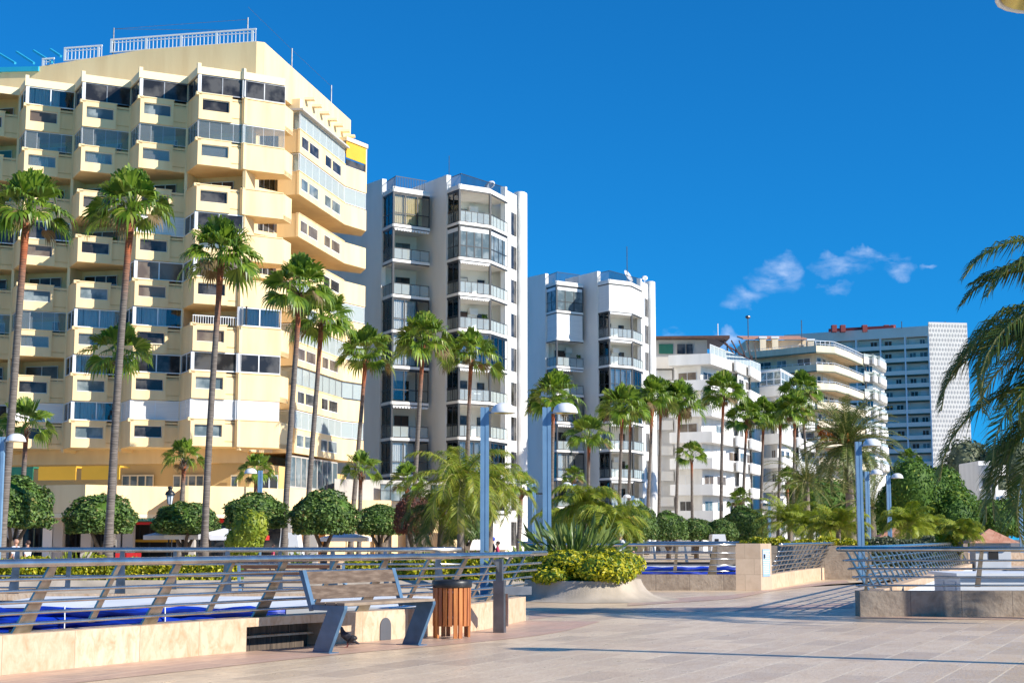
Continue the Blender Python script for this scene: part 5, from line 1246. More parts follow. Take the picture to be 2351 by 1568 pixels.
# kiosks and small roofs behind the gardens
def kiosk(pa,pb,yeave,ytop,y,rm,wm,label,name='kiosk'):
    a=at(pa,yeave,y); b=at(pb,yeave,y); t=at((pa+pb)/2,ytop,y); r=thing(name,label,name,((a.x+b.x)/2,y,0)); ww=(b.x-a.x)
    m=MB(); m.box(a.x+.3,y-ww*.35+.3,-.1,b.x-.3,y+ww*.35-.3,a.z); part('wall',m,wm,r)
    cx=(a.x+b.x)/2; m=MB(); m.add([(a.x,y-ww*.35,a.z),(b.x,y-ww*.35,a.z),(b.x,y+ww*.35,a.z),(a.x,y+ww*.35,a.z),(cx,y,t.z)],[(3,2,1,0),(0,1,4),(1,2,4),(2,3,4),(3,0,4)]); part('roof',m,rm,r)
    m=MB(); m.box(a.x+.8,y-ww*.35+.28,a.z*.45,b.x-.8,y-ww*.35+.31,a.z-.2); part('serving_hatch',m,M['dark'],r)
kiosk(2215,2330,1246,1213,62,M['terr'],M['wellw'],'low kiosk with a shallow pyramid roof of pinkish tiles, near the right edge')
kiosk(1808,1872,1213,1198,80,M['greyr'],M['white'],'small white kiosk with a grey roof between the yellow feathery plants')
kiosk(2012,2092,1232,1210,88,M['terr'],M['white'],'small pavilion with terracotta roof and white walls under the dark round tree')
# ================================================================ vegetation
def rv(rn):
    while 1:
        v=Vector((rn.uniform(-1,1),rn.uniform(-1,1),rn.uniform(-1,1)))
        if .05<v.length<1: return v.normalized()
def leaf(mb,c,n,sz,rn,asp=.5):
    n=n.normalized(); a=n.cross(rv(rn)).normalized(); b=n.cross(a); a=a*sz; b=b*sz*asp; f=n*sz*.15
    mb.add([c-a,c-b+f,c+a*1.05,c+b+f],[(0,1,2,3)])
def fancrown(seed,nleaf=34,Rf=.82,pet=.80,old=3):
    rn=random.Random(seed); g=MB(); d=MB(); ga=2.399963
    for i in range(nleaf):
        t=i/(nleaf-1); el=R(88-92*t+rn.uniform(-12,12)); az=i*ga+rn.uniform(-.25,.25)
        pl_=pet*(.75+.45*t)*rn.uniform(.85,1.1); o=Vector((0,0,.12-.22*t)); dr=Vector((cos(az)*cos(el),sin(az)*cos(el),sin(el)))
        h=o+dr*pl_+Vector((0,0,-.10*pl_*(t+.3))); 
        fw=(dr+Vector((0,0,-1.05*t+.05))).normalized(); sd=Vector((sin(az),-cos(az),0)); sd=(sd-fw*sd.dot(fw)).normalized(); upn=sd.cross(fw).normalized(); ro=rn.uniform(-.7,.7); sd=(sd*cos(ro)+upn*sin(ro)).normalized(); upn=sd.cross(fw).normalized()
        if upn.z<0: upn=-upn
        mb=g if i<nleaf-old else d
        # petiole
        s=sd*.018; mb.add([o-s,o+s,h+s,h-s],[(0,1,2,3)])
        Rr=Rf*rn.uniform(.85,1.15)*(1.18-.25*t if i<nleaf-old else .6); ns=15; spread=R(rn.uniform(140,170) if t>.15 else 80)
        tw=rn.uniform(-.35,.35)
        for k in range(ns):
            a=(k/(ns-1)-.5)*spread; cup=.95*abs(sin(a*.5))+.02
            dd=(fw*cos(a)+sd*sin(a)+upn*(cup*.5)+sd*tw*.2).normalized(); ln=Rr*(1-.28*abs(a)/(spread/2)**1)*rn.uniform(.92,1.06)
            pw=sd*cos(a)-fw*sin(a); wd=.058*Rr/.8
            mid=h+dd*ln*.55+upn*(.02*(k%2)); tip=h+dd*ln*.96+Vector((0,0,-(.12+.40*t)*ln*rn.uniform(.4,1.5)))
            m2=h+dd*ln*.82+Vector((0,0,-(.02+.10*t)*ln))
            mb.add([h,mid-pw*wd,mid+pw*wd,m2-pw*wd*.62,m2+pw*wd*.62,tip],[(0,1,2),(1,3,4,2),(3,5,4)])
    return g,d
FANV=[]
for sseed in(1,2,3,4):
    g,d=fancrown(sseed,nleaf=[44,38,48,41][sseed-1]); FANV.append((mesh('leaves',g,M['fan']),mesh('dry_leaves',d,M['fanold'])))
FANS=[]
for sseed in(11,12,13):
    g,d=fancrown(sseed,nleaf=24,pet=.85,Rf=.82,old=1); FANS.append((mesh('leaves',g,M['fan']),mesh('dry_leaves',d,M['fanold'])))
GP='fan palms in rows along the promenade'
def meshcopy(me,name,parent,loc,rz,sc):
    o=bpy.data.objects.new(name,me); COL.objects.link(o); o.parent=parent; o.location=loc; o.rotation_euler=(0,0,rz); o.scale=(sc,)*3; return o
def fanpalm(tx,ty,bx,Y,rad,label,i,young=False,tr=None,droop=0):
    top=at(tx,ty,Y); b=((bx-1175.5)/FP*Y*1.0,Y); rn=random.Random(100+i)
    r=thing('fan_palm',label,'palm tree',(b[0],Y,0),GP)
    n=14; pts=[];rr=[]
    tr=tr or (.17 if not young else .15); H=top.z
    for k in range(n+1):
        t=k/n; x=b[0]+(top.x-b[0])*(t**1.25)+.05*sin(t*5+i)*(.5 if t<.98 else 0); pts.append((x,Y+.06*sin(t*4+i*2),H*t))
        rr.append(tr*(1.5-.5*min(1,t*8))*(1-.28*t)*(1.0 if t<.9 else 1.15))
    m=MB(); m.tube(pts,rr,10); part('trunk',m,M['ptrunk'],r,True)
    cr=bpy.data.objects.new('crown',None); 
    V=(FANS if young else FANV); g,d=V[i%len(V)]; sc=rad/1.42
    top2=(top.x-b[0],pts[-1][1]-Y,H)
    o=meshcopy(g,'crown',r,top2,rn.uniform(0,6.28),sc); meshcopy(d,'dry_fronds',r,top2,o.rotation_euler.z,sc)
    # boots under the crown
    m=MB(); 
    for k in range(20):
        a=k*2.4; z=H-.02-k*.03; q=Vector((top.x+cos(a)*.10,pts[-1][1]+sin(a)*.10,z)); e=q+Vector((cos(a)*.17,sin(a)*.17,.22)); m.bar(q,e,.07,.025)
    part('leaf_bases',m,M['barkp'] if young else M['fanold'],r)
    return r
# (top x, top y, base x, crown radius px, depth, label)
PALMS=[(64,500,10,97,60,'tall fan palm nearest the left edge, its grey trunk curving up before the cream building'),
(303,492,253,97,61,'tall fan palm second from the left, crown overlapping the open balconies'),
(507,600,474,92,70,'tall fan palm third from the left, crown in front of the corner box balconies'),
(688,676,656,80,80,'tall fan palm just left of the cream wing, left one of a crossing pair'),
(738,745,706,75,89,'tall fan palm just behind and right of another, crown against the cream wing'),
(840,826,808,68,100,'tall fan palm before the dark side wall between cream block and first tower'),
(973,797,945,70,96,'tall fan palm in front of the first tower, left of its middle step'),
(1082,830,1068,66,106,'tall fan palm in front of the first tower above the tallest blue lamp post'),
(1271,925,1265,64,120,'fan palm in front of the second tower, just right of the tall blue lamp post'),
(1428,950,1419,60,130,'left one of two slender palms before the second tower'),
(1447,948,1441,52,141,'slender palm close behind another before the second tower right bay'),
(1498,928,1482,56,138,'leftmost slender palm at the gap between second tower and terraced block'),
(1518,926,1508,50,146,'slender palm against the right pier of the second tower'),
(1561,937,1547,56,146,'slender palm before the left corner of the white terraced block'),
(1661,912,1650,52,137,'tallest slender palm before the white terraced block, with open airy crown'),
(1714,968,1700,46,150,'fan palm before the right flank of the terraced block, first of a close group'),
(1752,965,1742,44,153,'fan palm second in the close group before the stepped building'),
(1792,965,1781,44,153,'fan palm third in the close group before the stepped building'),
(1826,952,1814,46,146,'fan palm fourth in the close group, nearest the date palm'),
(1840,910,1858,50,160,'tallest fan palm of the close group, with a dry crown and leaning dark trunk')]
for i,(tx,ty,bx,rad,Y,lab) in enumerate(PALMS):
    fanpalm(tx,ty-4,bx,Y,1.07*rad*Y/FP,lab,i)
YP=[(272,826,266,84,74,'mid height fan palm whose trunk is hidden behind the second tall palm'),
(60,982,54,66,78,'short fan palm with bright fronds above the left clipped tree'),
(423,1058,417,50,84,'young fan palm above the black lantern'),
(590,1090,580,50,86,'young fan palm above the dome of the small blue lamp post'),
(830,1083,826,47,90,'young fan palm behind the sixth tall trunk by the terrace'),
(935,1110,938,47,92,'young fan palm before the podium building, by the reddish shrub'),
(1352,1010,1350,58,112,'short stout fan palm in the middle of the second tower'),
(1587,1048,1588,37,140,'short fan palm low before the terraced block, between slender trunks'),
(1196,1122,1190,38,84,'young palm behind the dark disc lamp'),
(1318,1098,1318,30,110,'very small palm crown beside the slim blue post'),
(1700,1150,1698,30,140,'small palm above the dark clipped hedge before the terraced block'),
(1808,1108,1806,34,140,'small palm with reddish trunk left of the date palm'),
(2088,1062,2088,34,185,'distant fan palm crown showing above the big dark round tree')]
for i,(tx,ty,bx,rad,Y,lab) in enumerate(YP):
    fanpalm(tx,ty,bx,Y,rad*Y/FP,lab,i+40,young=True)
# ---- feather palms
def frond(gm,sm,o,az,el,L,droop,nl,ll,ldroop,rn,wd=.022,twist=0,vee=.5):
    pts=[];p=Vector(o);n=12; e=el
    for k in range(n+1):
        pts.append(p.copy()); t=k/n
        p=p+Vector((cos(az)*cos(e),sin(az)*cos(e),sin(e)))*(L/n); e-=droop/n*(.5+1.1*t); az+=twist/n
    sm.tube(pts,[.022*(1-.75*k/n)*L/3+.004 for k in range(n+1)],4,False)
    for j in range(nl):
        t=.10+.9*(j+rn.uniform(-.3,.3))/nl; t=max(.08,min(.999,t)); k=min(n-1,int(t*n)); f=t*n-k; q=pts[k].lerp(pts[k+1],f); d=(pts[k+1]-pts[k]).normalized()
        sd=d.cross(Vector((0,0,1))).normalized(); up=sd.cross(d)
        l=ll*(.55+.9*sin(pi*min(1,t*.95+.08))**.7*.55)*rn.uniform(.85,1.1)*(1 if t<.8 else 1-.5*(t-.8)/.2)
        for s in(-1,1):
            dd=(sd*s*.9+d*.65+up*vee*rn.uniform(.4,1.3)).normalized(); m1=q+dd*l*.5+Vector((0,0,-ldroop*.18*l)); e_=q+dd*l*.93+Vector((0,0,-ldroop*l*rn.uniform(.55,1)))
            w=d*wd*.5; w2=w*.8
            gm.add([q-w*.5,q+w*.5,m1+w2,m1-w2,e_],[(0,1,2,3),(3,2,4)])
def featherpalm(name,label,catg,base,top,nf,L,elr,droop,nl,ll,ldroop,leafm,trunk_r,seed,wd=.022,azs=None,trunkm=None,vee=.5,group=None):
    rn=random.Random(seed); r=thing(name,label,catg,(base[0],base[1],0),group)
    G=MB();Sx=MB()
    for i in range(nf):
        t=i/max(1,nf-1); el=R(elr[0]+(elr[1]-elr[0])*t+rn.uniform(-8,8)); az=azs[i] if azs else i*2.39996+rn.uniform(-.3,.3)
        frond(G,Sx,(top[0]+cos(az)*.06,top[1]+sin(az)*.06,top[2]),az,el,L*rn.uniform(.85,1.1),R(droop)*rn.uniform(.8,1.2),nl,ll,ldroop,rn,wd,vee=vee)
    if trunk_r:
        m=MB(); n=8; m.tube([(base[0]+(top[0]-base[0])*(k/n),base[1]+(top[1]-base[1])*(k/n),top[2]*k/n) for k in range(n+1)],[trunk_r*(1.25-.3*k/n) for k in range(n+1)],10); part('trunk',m,trunkm or M['barkp'],r,True)
    c=part('crown',G,leafm,r); part('frond_stalks',Sx,M['stem'],r); return r
def fp(px,ytop,Y): v=at(px,ytop,Y); return (v.x,v.y,v.z)
# date palm
t=fp(1945,1020,118); b=(t[0]+.2,118)
DP=featherpalm('date_palm','big date palm with arching fronds and orange fruit stalks, left of the stout lamp post','palm tree',b,t,110,4.4,(86,-48),75,34,.62,.25,M['date'],.30,5,wd=.085)
m=MB(); rn=random.Random(3)
for k in range(9):
    a=rn.uniform(2.2,5.2); p=Vector(t); e=p+Vector((-abs(cos(a))*1.9,sin(a)*1.0+.6,rn.uniform(.3,1.5))); m.tube([p,e],.03,5)
    for j in range(14): q=e+Vector((rn.uniform(-.25,.25),rn.uniform(-.3,.3),rn.uniform(-.4,.15))); m.ball(q,.06,.06,.12,6,4)
part('fruit_stalk',m,M['orfl'],DP)
t=fp(2000,1165,112); featherpalm('date_palm','lower date palm half hidden behind the stout lamp post under the big date palm','palm tree',(t[0],112),t,50,3.3,(75,-30),60,28,.5,.4,M['date'],.3,6,wd=.05)
t=fp(1850,1105,135); featherpalm('date_palm','dark date palm in shade behind the yellow feathery plants left of the big date palm','palm tree',(t[0],135),t,55,4.2,(80,-45),70,28,.55,.5,M['queen'],.3,7,wd=.06)
# areca / queen palms in the middle gardens
GA='feathery palms in the middle gardens'
def queen(px,yt,Y,L,nf,label,mat,seed,base=None,elr=(78,-25),droop=125,nl=60,ll=.55,ld=.85,tr=.11,wd=.036):
    t=fp(px,yt,Y); b=base or (t[0]-.1,Y); return featherpalm('feather_palm',label,'palm tree',b,t,nf,L,elr,droop,nl,ll,ld,mat,tr,seed,wd=wd,group=GA)
queen(1062,1108,52,2.25,30,'feathery yellow green palm with hanging fronds just left of the tallest blue lamp post',M['areca'],21)
queen(1128,1120,56,1.9,20,'feathery palm behind and right of the tallest blue lamp post',M['areca'],22,elr=(80,-10))
queen(1015,1175,54,1.7,26,'low drooping feathery palm beside the reddish clipped shrub',M['queen'],23)
queen(1345,1165,50,1.35,26,'feathery palm above the right part of the round planter',M['areca'],24,elr=(85,-10))
queen(1405,1205,47,1.2,22,'orange tinged bushy feathery palm at the right rear of the round planter',M['areca'],25,elr=(80,-20))
queen(1290,1200,56,1.3,14,'small feathery palm behind the spiky planter plant',M['areca'],26)
queen(1815,1205,75,1.9,26,'yellow feathery palm clump behind the right hand railing, farther left of the small kiosk',M['lime'],27,droop=80,elr=(80,5))
queen(1862,1215,72,1.4,22,'yellow bushy feathery palm just left of the small kiosk',M['lime'],28,droop=80,elr=(80,5))
queen(1925,1215,68,1.5,26,'green yellow feathery palm right of the small kiosk before the date palm trunk',M['areca'],29,droop=80,elr=(80,5))
queen(2088,1205,66,1.4,22,'yellow green feathery palm at the foot of the dark round tree',M['lime'],30,droop=90,elr=(80,-5))
queen(2125,1212,70,1.1,16,'small feathery palm with pole beside it at the foot of the dark round tree',M['areca'],31,droop=90,elr=(80,-5))
queen(2205,1225,60,.9,18,'small feathery palm in front of the tiled kiosk roof',M['areca'],32,droop=80,elr=(75,5))
# near queen palm, trunk outside the frame on the right
t=fp(2635,800,27.5); rn=random.Random(2)
azs=[R(a) for a in (178,188,168,198,158,182,174,192,186,170,181,176,190,160,195,210,150,185,172,225,140,165,200,240,120,190,176,155,100,270,300,60,0,320,30,340,205,182,168,215)]
els=[74,68,60,42,32,-2,6,14,30,22,-12,84,-18,62,48,50,38,40,28,20,22,24,10,8,15,20,-5,-14,-10,30,20,20,30,40,25,20,30,-22,40,-24,-20]
G=MB();Sx=MB()
r=thing('queen_palm','large drooping feather palm reaching in from the right edge','palm tree',(t[0],t[1],0))
for i,(az,el) in enumerate(zip(azs,els)):
    frond(G,Sx,(t[0],t[1],t[2]-(.9 if el<12 else 0)),az,R(el+(14 if el<12 else 0)),4.1*rn.uniform(.8,1.12)*(1.15 if el<12 else 1),R(124)*rn.uniform(.8,1.2),112,.66,.95,rn,.042,vee=.7)
part('crown',G,M['queen'],r); part('frond_stalks',Sx,M['stem'],r)
m=MB(); m.tube([(t[0]+.3,t[1],0),(t[0]+.1,t[1],t[2]*.5),(t[0],t[1],t[2])],[.2,.16,.13],12); part('trunk',m,M['barkp'],r,True)
# ---- clipped ficus trees
def ballcloud(seed,n=3600,sz=.085,rough=.05,flat=1.0,bottom=-.48,inner=.82):
    rn=random.Random(seed); mb=MB(); ph=[rn.uniform(0,6) for _ in range(6)]
    def rad(v): return 1+.05*sin(3*v.x*2+ph[0])+.04*sin(5*v.y*2+ph[1])+.05*sin(4*v.z*2+ph[2])+.03*sin(9*v.x+7*v.y+ph[3])
    for i in range(n):
        v=rv(rn)
        if v.z<bottom: v.z=bottom+rn.uniform(0,.1)
        k=rad(v)*(1-abs(rn.gauss(0,.06))+ (rn.random()<.05)*.07)
        leaf(mb,v*k,(v*1.0+rv(rn)*.9+Vector((0,0,.25))),sz*rn.uniform(.7,1.2),rn,.5)
    core=MB(); core.ball((0,0,.1),.86,.86,.80,18,12)  # solid core; its dark colour stands for shade between the leaves
    core.v=[(a,b,max(c,bottom+.05)) for a,b,c in core.v]
    return mb,core
BALL=[]
for sd_ in(1,2,3):
    a,b=ballcloud(sd_,5200,.074); BALL.append((mesh('foliage',a,M['ficus']),mesh('inner_core',b,M['ficd'],True)))
a,b=ballcloud(7,5200,.062); REDB=(mesh('foliage',a,M['redl']),mesh('inner_core',b,M['soil'],True))
GF='clipped round trees along the promenade'
def clipped(px0,px1,yt,yb,Y,label,i,red=False,stem=True):
    a=at(px0,yt,Y); b=at(px1,yb,Y); cx=(a.x+b.x)/2; hw=(b.x-a.x)/2; zt=a.z; zb=b.z; hh=(zt-zb)/1.52; cz=zb+hh*.55
    r=thing('clipped_tree',label,'clipped tree',(cx,Y,0),GF if not red else None); rn=random.Random(i)
    g,c=REDB if red else BALL[i%3]
    for me,nm in((g,'crown'),(c,'crown_core')):
        o=bpy.data.objects.new(nm,me); COL.objects.link(o); o.parent=r; o.location=(0,0,cz); o.scale=(hw,hw*.95,hh); o.rotation_euler=(0,0,rn.uniform(0,6))
    if stem:
        m=MB(); 
        m.tube([(cx,Y,0),(cx+.03,Y,zb*.45),(cx+.1*hw,Y,zb*.8)],[.19,.15,.14],9)
        for k in range(4):
            aa=k*1.57+i; m.tube([(cx+.03,Y,zb*.45),(cx+cos(aa)*hw*.22,Y+sin(aa)*hw*.2,zb*.85),(cx+cos(aa)*hw*.5,Y+sin(aa)*hw*.4,zb+hh*.35)],[.12,.08,.05],7)
        part('trunk',m,M['bark'],r,True)
    return r
CT=[(-52,117,1096,1214,64,'clipped round tree at the left edge behind the two walkers'),
(152,314,1138,1226,70,'second clipped tree from the left, crossed by a tall palm trunk'),
(350,500,1154,1228,72,'third clipped tree, flattened dome between the two black lanterns'),
(515,660,1133,1214,76,'fourth clipped tree behind the small blue lamp post and lime bush'),
(666,822,1128,1228,74,'fifth and fullest clipped tree, left of the sixth tall trunk'),
(816,932,1160,1230,78,'sixth clipped tree, low wide dome near the reddish shrub'),
(1028,1110,1160,1240,74,'dark clipped tree mostly hidden behind the feathery palm by the tallest lamp post'),
(1250,1320,1170,1240,84,'dark clipped tree behind the spiky planter plant'),
(1425,1512,1162,1242,96,'clipped tree just right of the distant lamp post over the middle railing'),
(1490,1578,1174,1240,104,'clipped tree between slender palm trunks, second over the middle railing'),
(1556,1640,1192,1240,110,'small low clipped tree beside the distant black lantern on its left'),
(1618,1692,1192,1242,110,'low clipped tree right of the distant black lantern'),
(1655,1760,1163,1244,125,'large dark clipped tree above the stone pillar')]
for i,(x0,x1,yt,yb,Y,lab) in enumerate(CT): clipped(x0,x1,yt,yb,Y,lab,i)
clipped(903,1000,1132,1228,72,'reddish brown clipped shrub tree between the palm trunk and the feathery palm',20,red=True)
def bush(name,label,cx,cy,rx,ry,z0,z1,n,sz,mat,seed,lumps=7,catg='bush',core=True,trunk=None,corem=None):
    rn=random.Random(seed); r=thing(name,label,catg,(cx,cy,0)); g=MB(); c=MB(); hz=(z1-z0)
    L=[(Vector((cx,cy,z0+hz*.5)),Vector((rx*.72,ry*.72,hz*.42)))]
    for k in range(lumps):
        a=rn.uniform(0,6.28); q=rn.uniform(.35,.68); L.append((Vector((cx+cos(a)*rx*q,cy+sin(a)*ry*q,z0+hz*rn.uniform(.35,.72))),Vector((rx,ry,hz*.75))*rn.uniform(.3,.45)))
    tot=sum(s.x*s.z+s.x*s.y for _,s in L)
    for o,s in L:
        for k in range(int(n*(s.x*s.z+s.x*s.y)/tot)):
            v=rv(rn); k2=1-abs(rn.gauss(0,.10)); p=Vector((o.x+v.x*s.x*k2,o.y+v.y*s.y*k2,max(z0*.6,o.z+v.z*s.z*k2)))
            leaf(g,p,v+rv(rn)*.9+Vector((0,0,.3)),sz*rn.uniform(.6,1.25),rn,.5)
        if core: c.ball(o,s.x*.86,s.y*.86,s.z*.86,12,8)
    part('foliage',g,mat,r)
    if core: part('inner_core',c,corem or M['ficd'],r,True)  # solid core, not branches; its dark default stands for shade inside
    if trunk:
        m=MB(); m.tube([(cx,cy,0),(cx+.1,cy,z0+hz*.2)],[trunk,trunk*.7],9); 
        for k in range(5): a=k*1.25; m.tube([(cx,cy,z0*.5),(cx+cos(a)*rx*.3,cy+sin(a)*ry*.3,z0+hz*.35)],[trunk*.6,trunk*.3],6)
        part('trunk',m,M['bark'],r,True)
    return r
p=at(2128,1150,100); zt_=at(2122,1064,100).z; zb=at(2122,1240,100).z
bush('round_tree','big dense dark green round tree right of the lamp posts by the date palm',p.x,100,3.5,3.3,.2,zt_+.1,36000,.12,M['ficd'],31,22,'tree',trunk=.35)
p=at(565,1205,60); bush('lime_bush','bright lime green bush before the fourth clipped tree by the small blue lamp post',p.x,60,.85,.8,.5,at(565,1170,60).z,2600,.07,M['lime'],32,6,corem=M['lime'],trunk=.06)
p=at(1895,1120,150); bush('dark_tree','dark shaded tree behind the date palm fronds',p.x,150,4.5,4,2,at(1895,1085,150).z,7000,.22,M['ficd'],33,9,'tree',trunk=.3)
p=at(2315,1110,190); bush('pine_tree','large grey green tree rising at the right edge beyond the white villa block',p.x+1,200,6.5,6,1,at(2310,1000,200).z,12000,.3,M['olive'],34,12,'tree',trunk=.5,corem=M['olive'])
p=at(2320,1180,120); bush('garden_tree','mid green garden tree behind the two far lamp posts near the right edge',p.x,125,4.2,3,1,at(2320,1135,125).z,7000,.16,M['ficd'],35,9,'tree',trunk=.3)
p=at(2225,1200,110); bush('garden_tree','leafy tree beneath the hanging fronds left of the two far lamp posts',p.x,120,2.4,2.4,.6,at(2225,1120,120).z,6000,.14,M['olive'],36,8,'tree',trunk=.25)
p=at(1970,1200,125); bush('dark_tree','dark shrubbery behind the stout lamp post under the date palm',p.x,128,3.6,3,.3,at(1970,1150,128).z,6000,.18,M['ficd'],37,8,'tree')
p=at(1730,1215,128); 
def hedge(name,label,pa,pb,Y,z0,z1,dep,n,sz,mat,seed,corem=None,off=0):
    rn=random.Random(seed); a=(pa-1175.5)/FP*Y; b=(pb-1175.5)/FP*(Y+off); g=MB()
    for k in range(n):
        t=rn.random(); x=a+(b-a)*t; y=Y+off*t; f=rn.random(); jag=.06*sin(x*3.1+seed)+.05*sin(x*7.3)+.04*sin(x*13)
        if f<.5: q=Vector((x,y+rn.uniform(0,dep),z1+jag+rn.uniform(-.09,.05))); nn=Vector((0,0,1))
        else: q=Vector((x,y-abs(rn.gauss(0,.05))+rn.uniform(0,.05)+.04*sin(x*5),rn.uniform(z0,z1+jag))); nn=Vector((0,-1,.2))
        leaf(g,q,nn+rv(rn)*1.0,sz*rn.uniform(.6,1.3),rn,.55)
    m=MB(); m.hexa([(a,Y+.06,z0),(b,Y+off+.06,z0),(b,Y+off+dep,z0),(a,Y+dep,z0)],[(a,Y+.06,z1-.08),(b,Y+off+.06,z1-.08),(b,Y+off+dep,z1-.08),(a,Y+dep,z1-.08)])  # solid block whose dark colour stands for the hedge's shaded inside
    r=thing(name,label,'hedge',((a+b)/2,Y,z0)); part('foliage',g,mat,r); part('inner_core',m,corem or M['ficd'],r); return r
# planter with yellow hedge behind the left court
Yh=41.0; zg=at(300,1331,Yh).z; zt_=at(300,1288,Yh).z
m=MB(); a=(-80-1175.5)/FP*Yh; b=(1215-1175.5)/FP*Yh; m.hexa([(a,Yh-.9,-.05),(b,Yh-.9,-.05),(b,Yh+1.2,-.05),(a,Yh+1.2,-.05)],[(a,Yh-.25,zg),(b,Yh-.25,zg),(b,Yh+1.2,zg),(a,Yh+1.2,zg)])
tag(part('planter_wall',m,M['conc'],None),'long sloping concrete planter base under the yellow hedge behind the left court','planter')
hedge('yellow_hedge','long clipped hedge of yellow green leaves behind the left court, left of the long bench',-80,552,Yh,zg-.1,zt_-.02,1.0,9000,.055,M['ylw'],41)
hedge('yellow_hedge','clipped hedge of yellow green leaves behind the near railing, right of the long bench',792,1215,Yh,zg-.25,zt_+.02,1.0,7000,.055,M['ylw'],42)
# strelitzia tufts over the hedge
def spiky(name,label,cx,cy,z,n,Lr,seed,mat,spread=1.0,wd=.1,parent=None,rx=.3,ry=.3):
    rn=random.Random(seed); g=MB(); 
    for i in range(n):
        az=rn.uniform(0,6.28); el=R(rn.uniform(18,80) if rn.random()<.75 else rn.uniform(55,88)); L=rn.uniform(*Lr); o=Vector((cx+cos(az)*rx*rn.random(),cy+sin(az)*ry*rn.random(),z))
        d=Vector((cos(az)*cos(el)*spread,sin(az)*cos(el)*spread,sin(el))).normalized(); sd=d.cross(Vector((0,0,1))).normalized(); nn=sd.cross(d)
        p0=o; p1=o+d*L*.5; p2=o+d*L*.8+Vector((0,0,-.03*L)); p3=o+d*L+Vector((0,0,-.14*L*rn.random()))
        w=wd*rn.uniform(.7,1.1); tw=nn*w*rn.uniform(-.6,.6); s=sd*w*.5
        g.add([p0-s*.25,p0+s*.25,p1+s*.45,p1-s*.45,p1+nn*w*.0+tw*.2,p2+s+tw,p2-s-tw,p2-nn*w*.25,p3],[(0,1,2,3),(3,2,5,7,6),(6,7,8),(7,5,8)])
    if parent: return part('tuft',g,mat,parent)
    r=thing(name,label,'plant',(cx,cy,z)); part('leaves',g,mat,r); return r
for i,(px,lab) in enumerate(((150,'strap leaved yellow tuft above the yellow hedge beside the two walkers'),(190,'second strap leaved tuft above the yellow hedge at the walkers'),(690,'strap leaved tuft above the hedge left of the lime bush'),(840,'strap leaved tuft above the right hedge near the sixth tall trunk'),(985,'strap leaved tuft above the right hedge under the reddish shrub'),(1090,'strap leaved tuft above the right hedge beside the tallest lamp post'))):
    spiky('strap_leaf_plant',lab,(px-1175.5)/FP*(Yh+.8),Yh+.8,zt_-.15,26,(.3,.62),50+i,M['lime'] if i!=3 else M['strel'],1,.05)
# round planter with flared concrete base
pc=gnd(1330,1384); PCx,PCy=pc.x+.0,pc.y+2.3; 
xa=at(1205,1330,PCy).x; xb=at(1462,1330,PCy).x; RX=(xb-xa)/2+.05; cxp=(xa+xb)/2+.05; ztop=at(1330,1334,PCy-2).z
m=MB(); n=48; prof=[(1.0,ztop),(1.0,ztop-.02),(1.02,ztop-.12),(1.06,ztop-.24),(1.13,ztop-.36),(1.22,.06),(1.33,.015),(1.42,.006)]
def rr_(a): return 1
for k in range(n):
    a=2*pi*k/n
    fl=max(0,cos(a))**2      # the flare sweeps out on the right-hand side
    for j,(q,z) in enumerate(prof):
        q2=1+(q-1)*(.55+1.05*fl); m.v.append((cxp+RX*q2*cos(a),PCy+1.95*q2*sin(a),z))
for k in range(n):
    for j in range(len(prof)-1): m.f.append((k*8+j,((k+1)%n)*8+j,((k+1)%n)*8+j+1,k*8+j+1)[::-1])
m.f.append(tuple(k*8 for k in range(n)))
RPL=tag(part('round_planter',m,M['conc'],None,True),'round concrete planter with a base flaring out like a ramp, right of the near railing','planter')
bush('yellow_shrubs','dense yellow green shrubs filling the round planter',cxp,PCy-.15,RX*1.12,2.1,ztop-.25,at(1330,1256,PCy).z,24000,.058,M['ylw'],44,24,'shrubs')
spiky('bird_of_paradise_plant','large spiky dark green plant with paddle leaves rising from the round planter',at(1318,1250,PCy+.2).x,PCy+.3,ztop+.3,210,(.7,1.5),45,M['strel'],1.6,.085,rx=.75,ry=.6)
spiky('bird_of_paradise_plant','smaller yellow tinged spiky plant on the left side of the round planter',at(1212,1270,PCy+1.6).x,PCy+1.6,ztop-.1,80,(.6,1.2),46,M['lime'],1.1,.09,rx=.6,ry=.4)
# low far hedges behind the right railing
hedge('low_hedge','low grey green hedge behind the lamp posts right of the date palm',1985,2140,58,.4,at(2050,1240,58).z,1.0,2600,.06,M['olive'],47)
wp=MB(); wp.uv=[]; xa_=(1640-1175.5)/FP*55.6; xb_=(1990-1175.5)/FP*55.6; uvprism(wp,[(xa_,55.4),(xb_,55.4),(xb_,55.9),(xa_,55.9)],-.05,at(1800,1252,55.4).z); tag(part('planter_wall',wp,M['travd']),'long brown stone planter wall holding the yellow bushes behind the middle court','planter wall')
hedge('low_hedge','low yellow bushes behind the railing between stone pillar and stout lamp post',1700,1985,56,at(1800,1256,56).z,at(1850,1240,56).z,1.0,3500,.06,M['ylw'],48)
hedge('low_hedge','yellow green bushes behind the brown stone wall near the tiled kiosk',2130,2200,60,.4,at(2160,1234,60).z,1.0,1500,.07,M['ylw'],49)
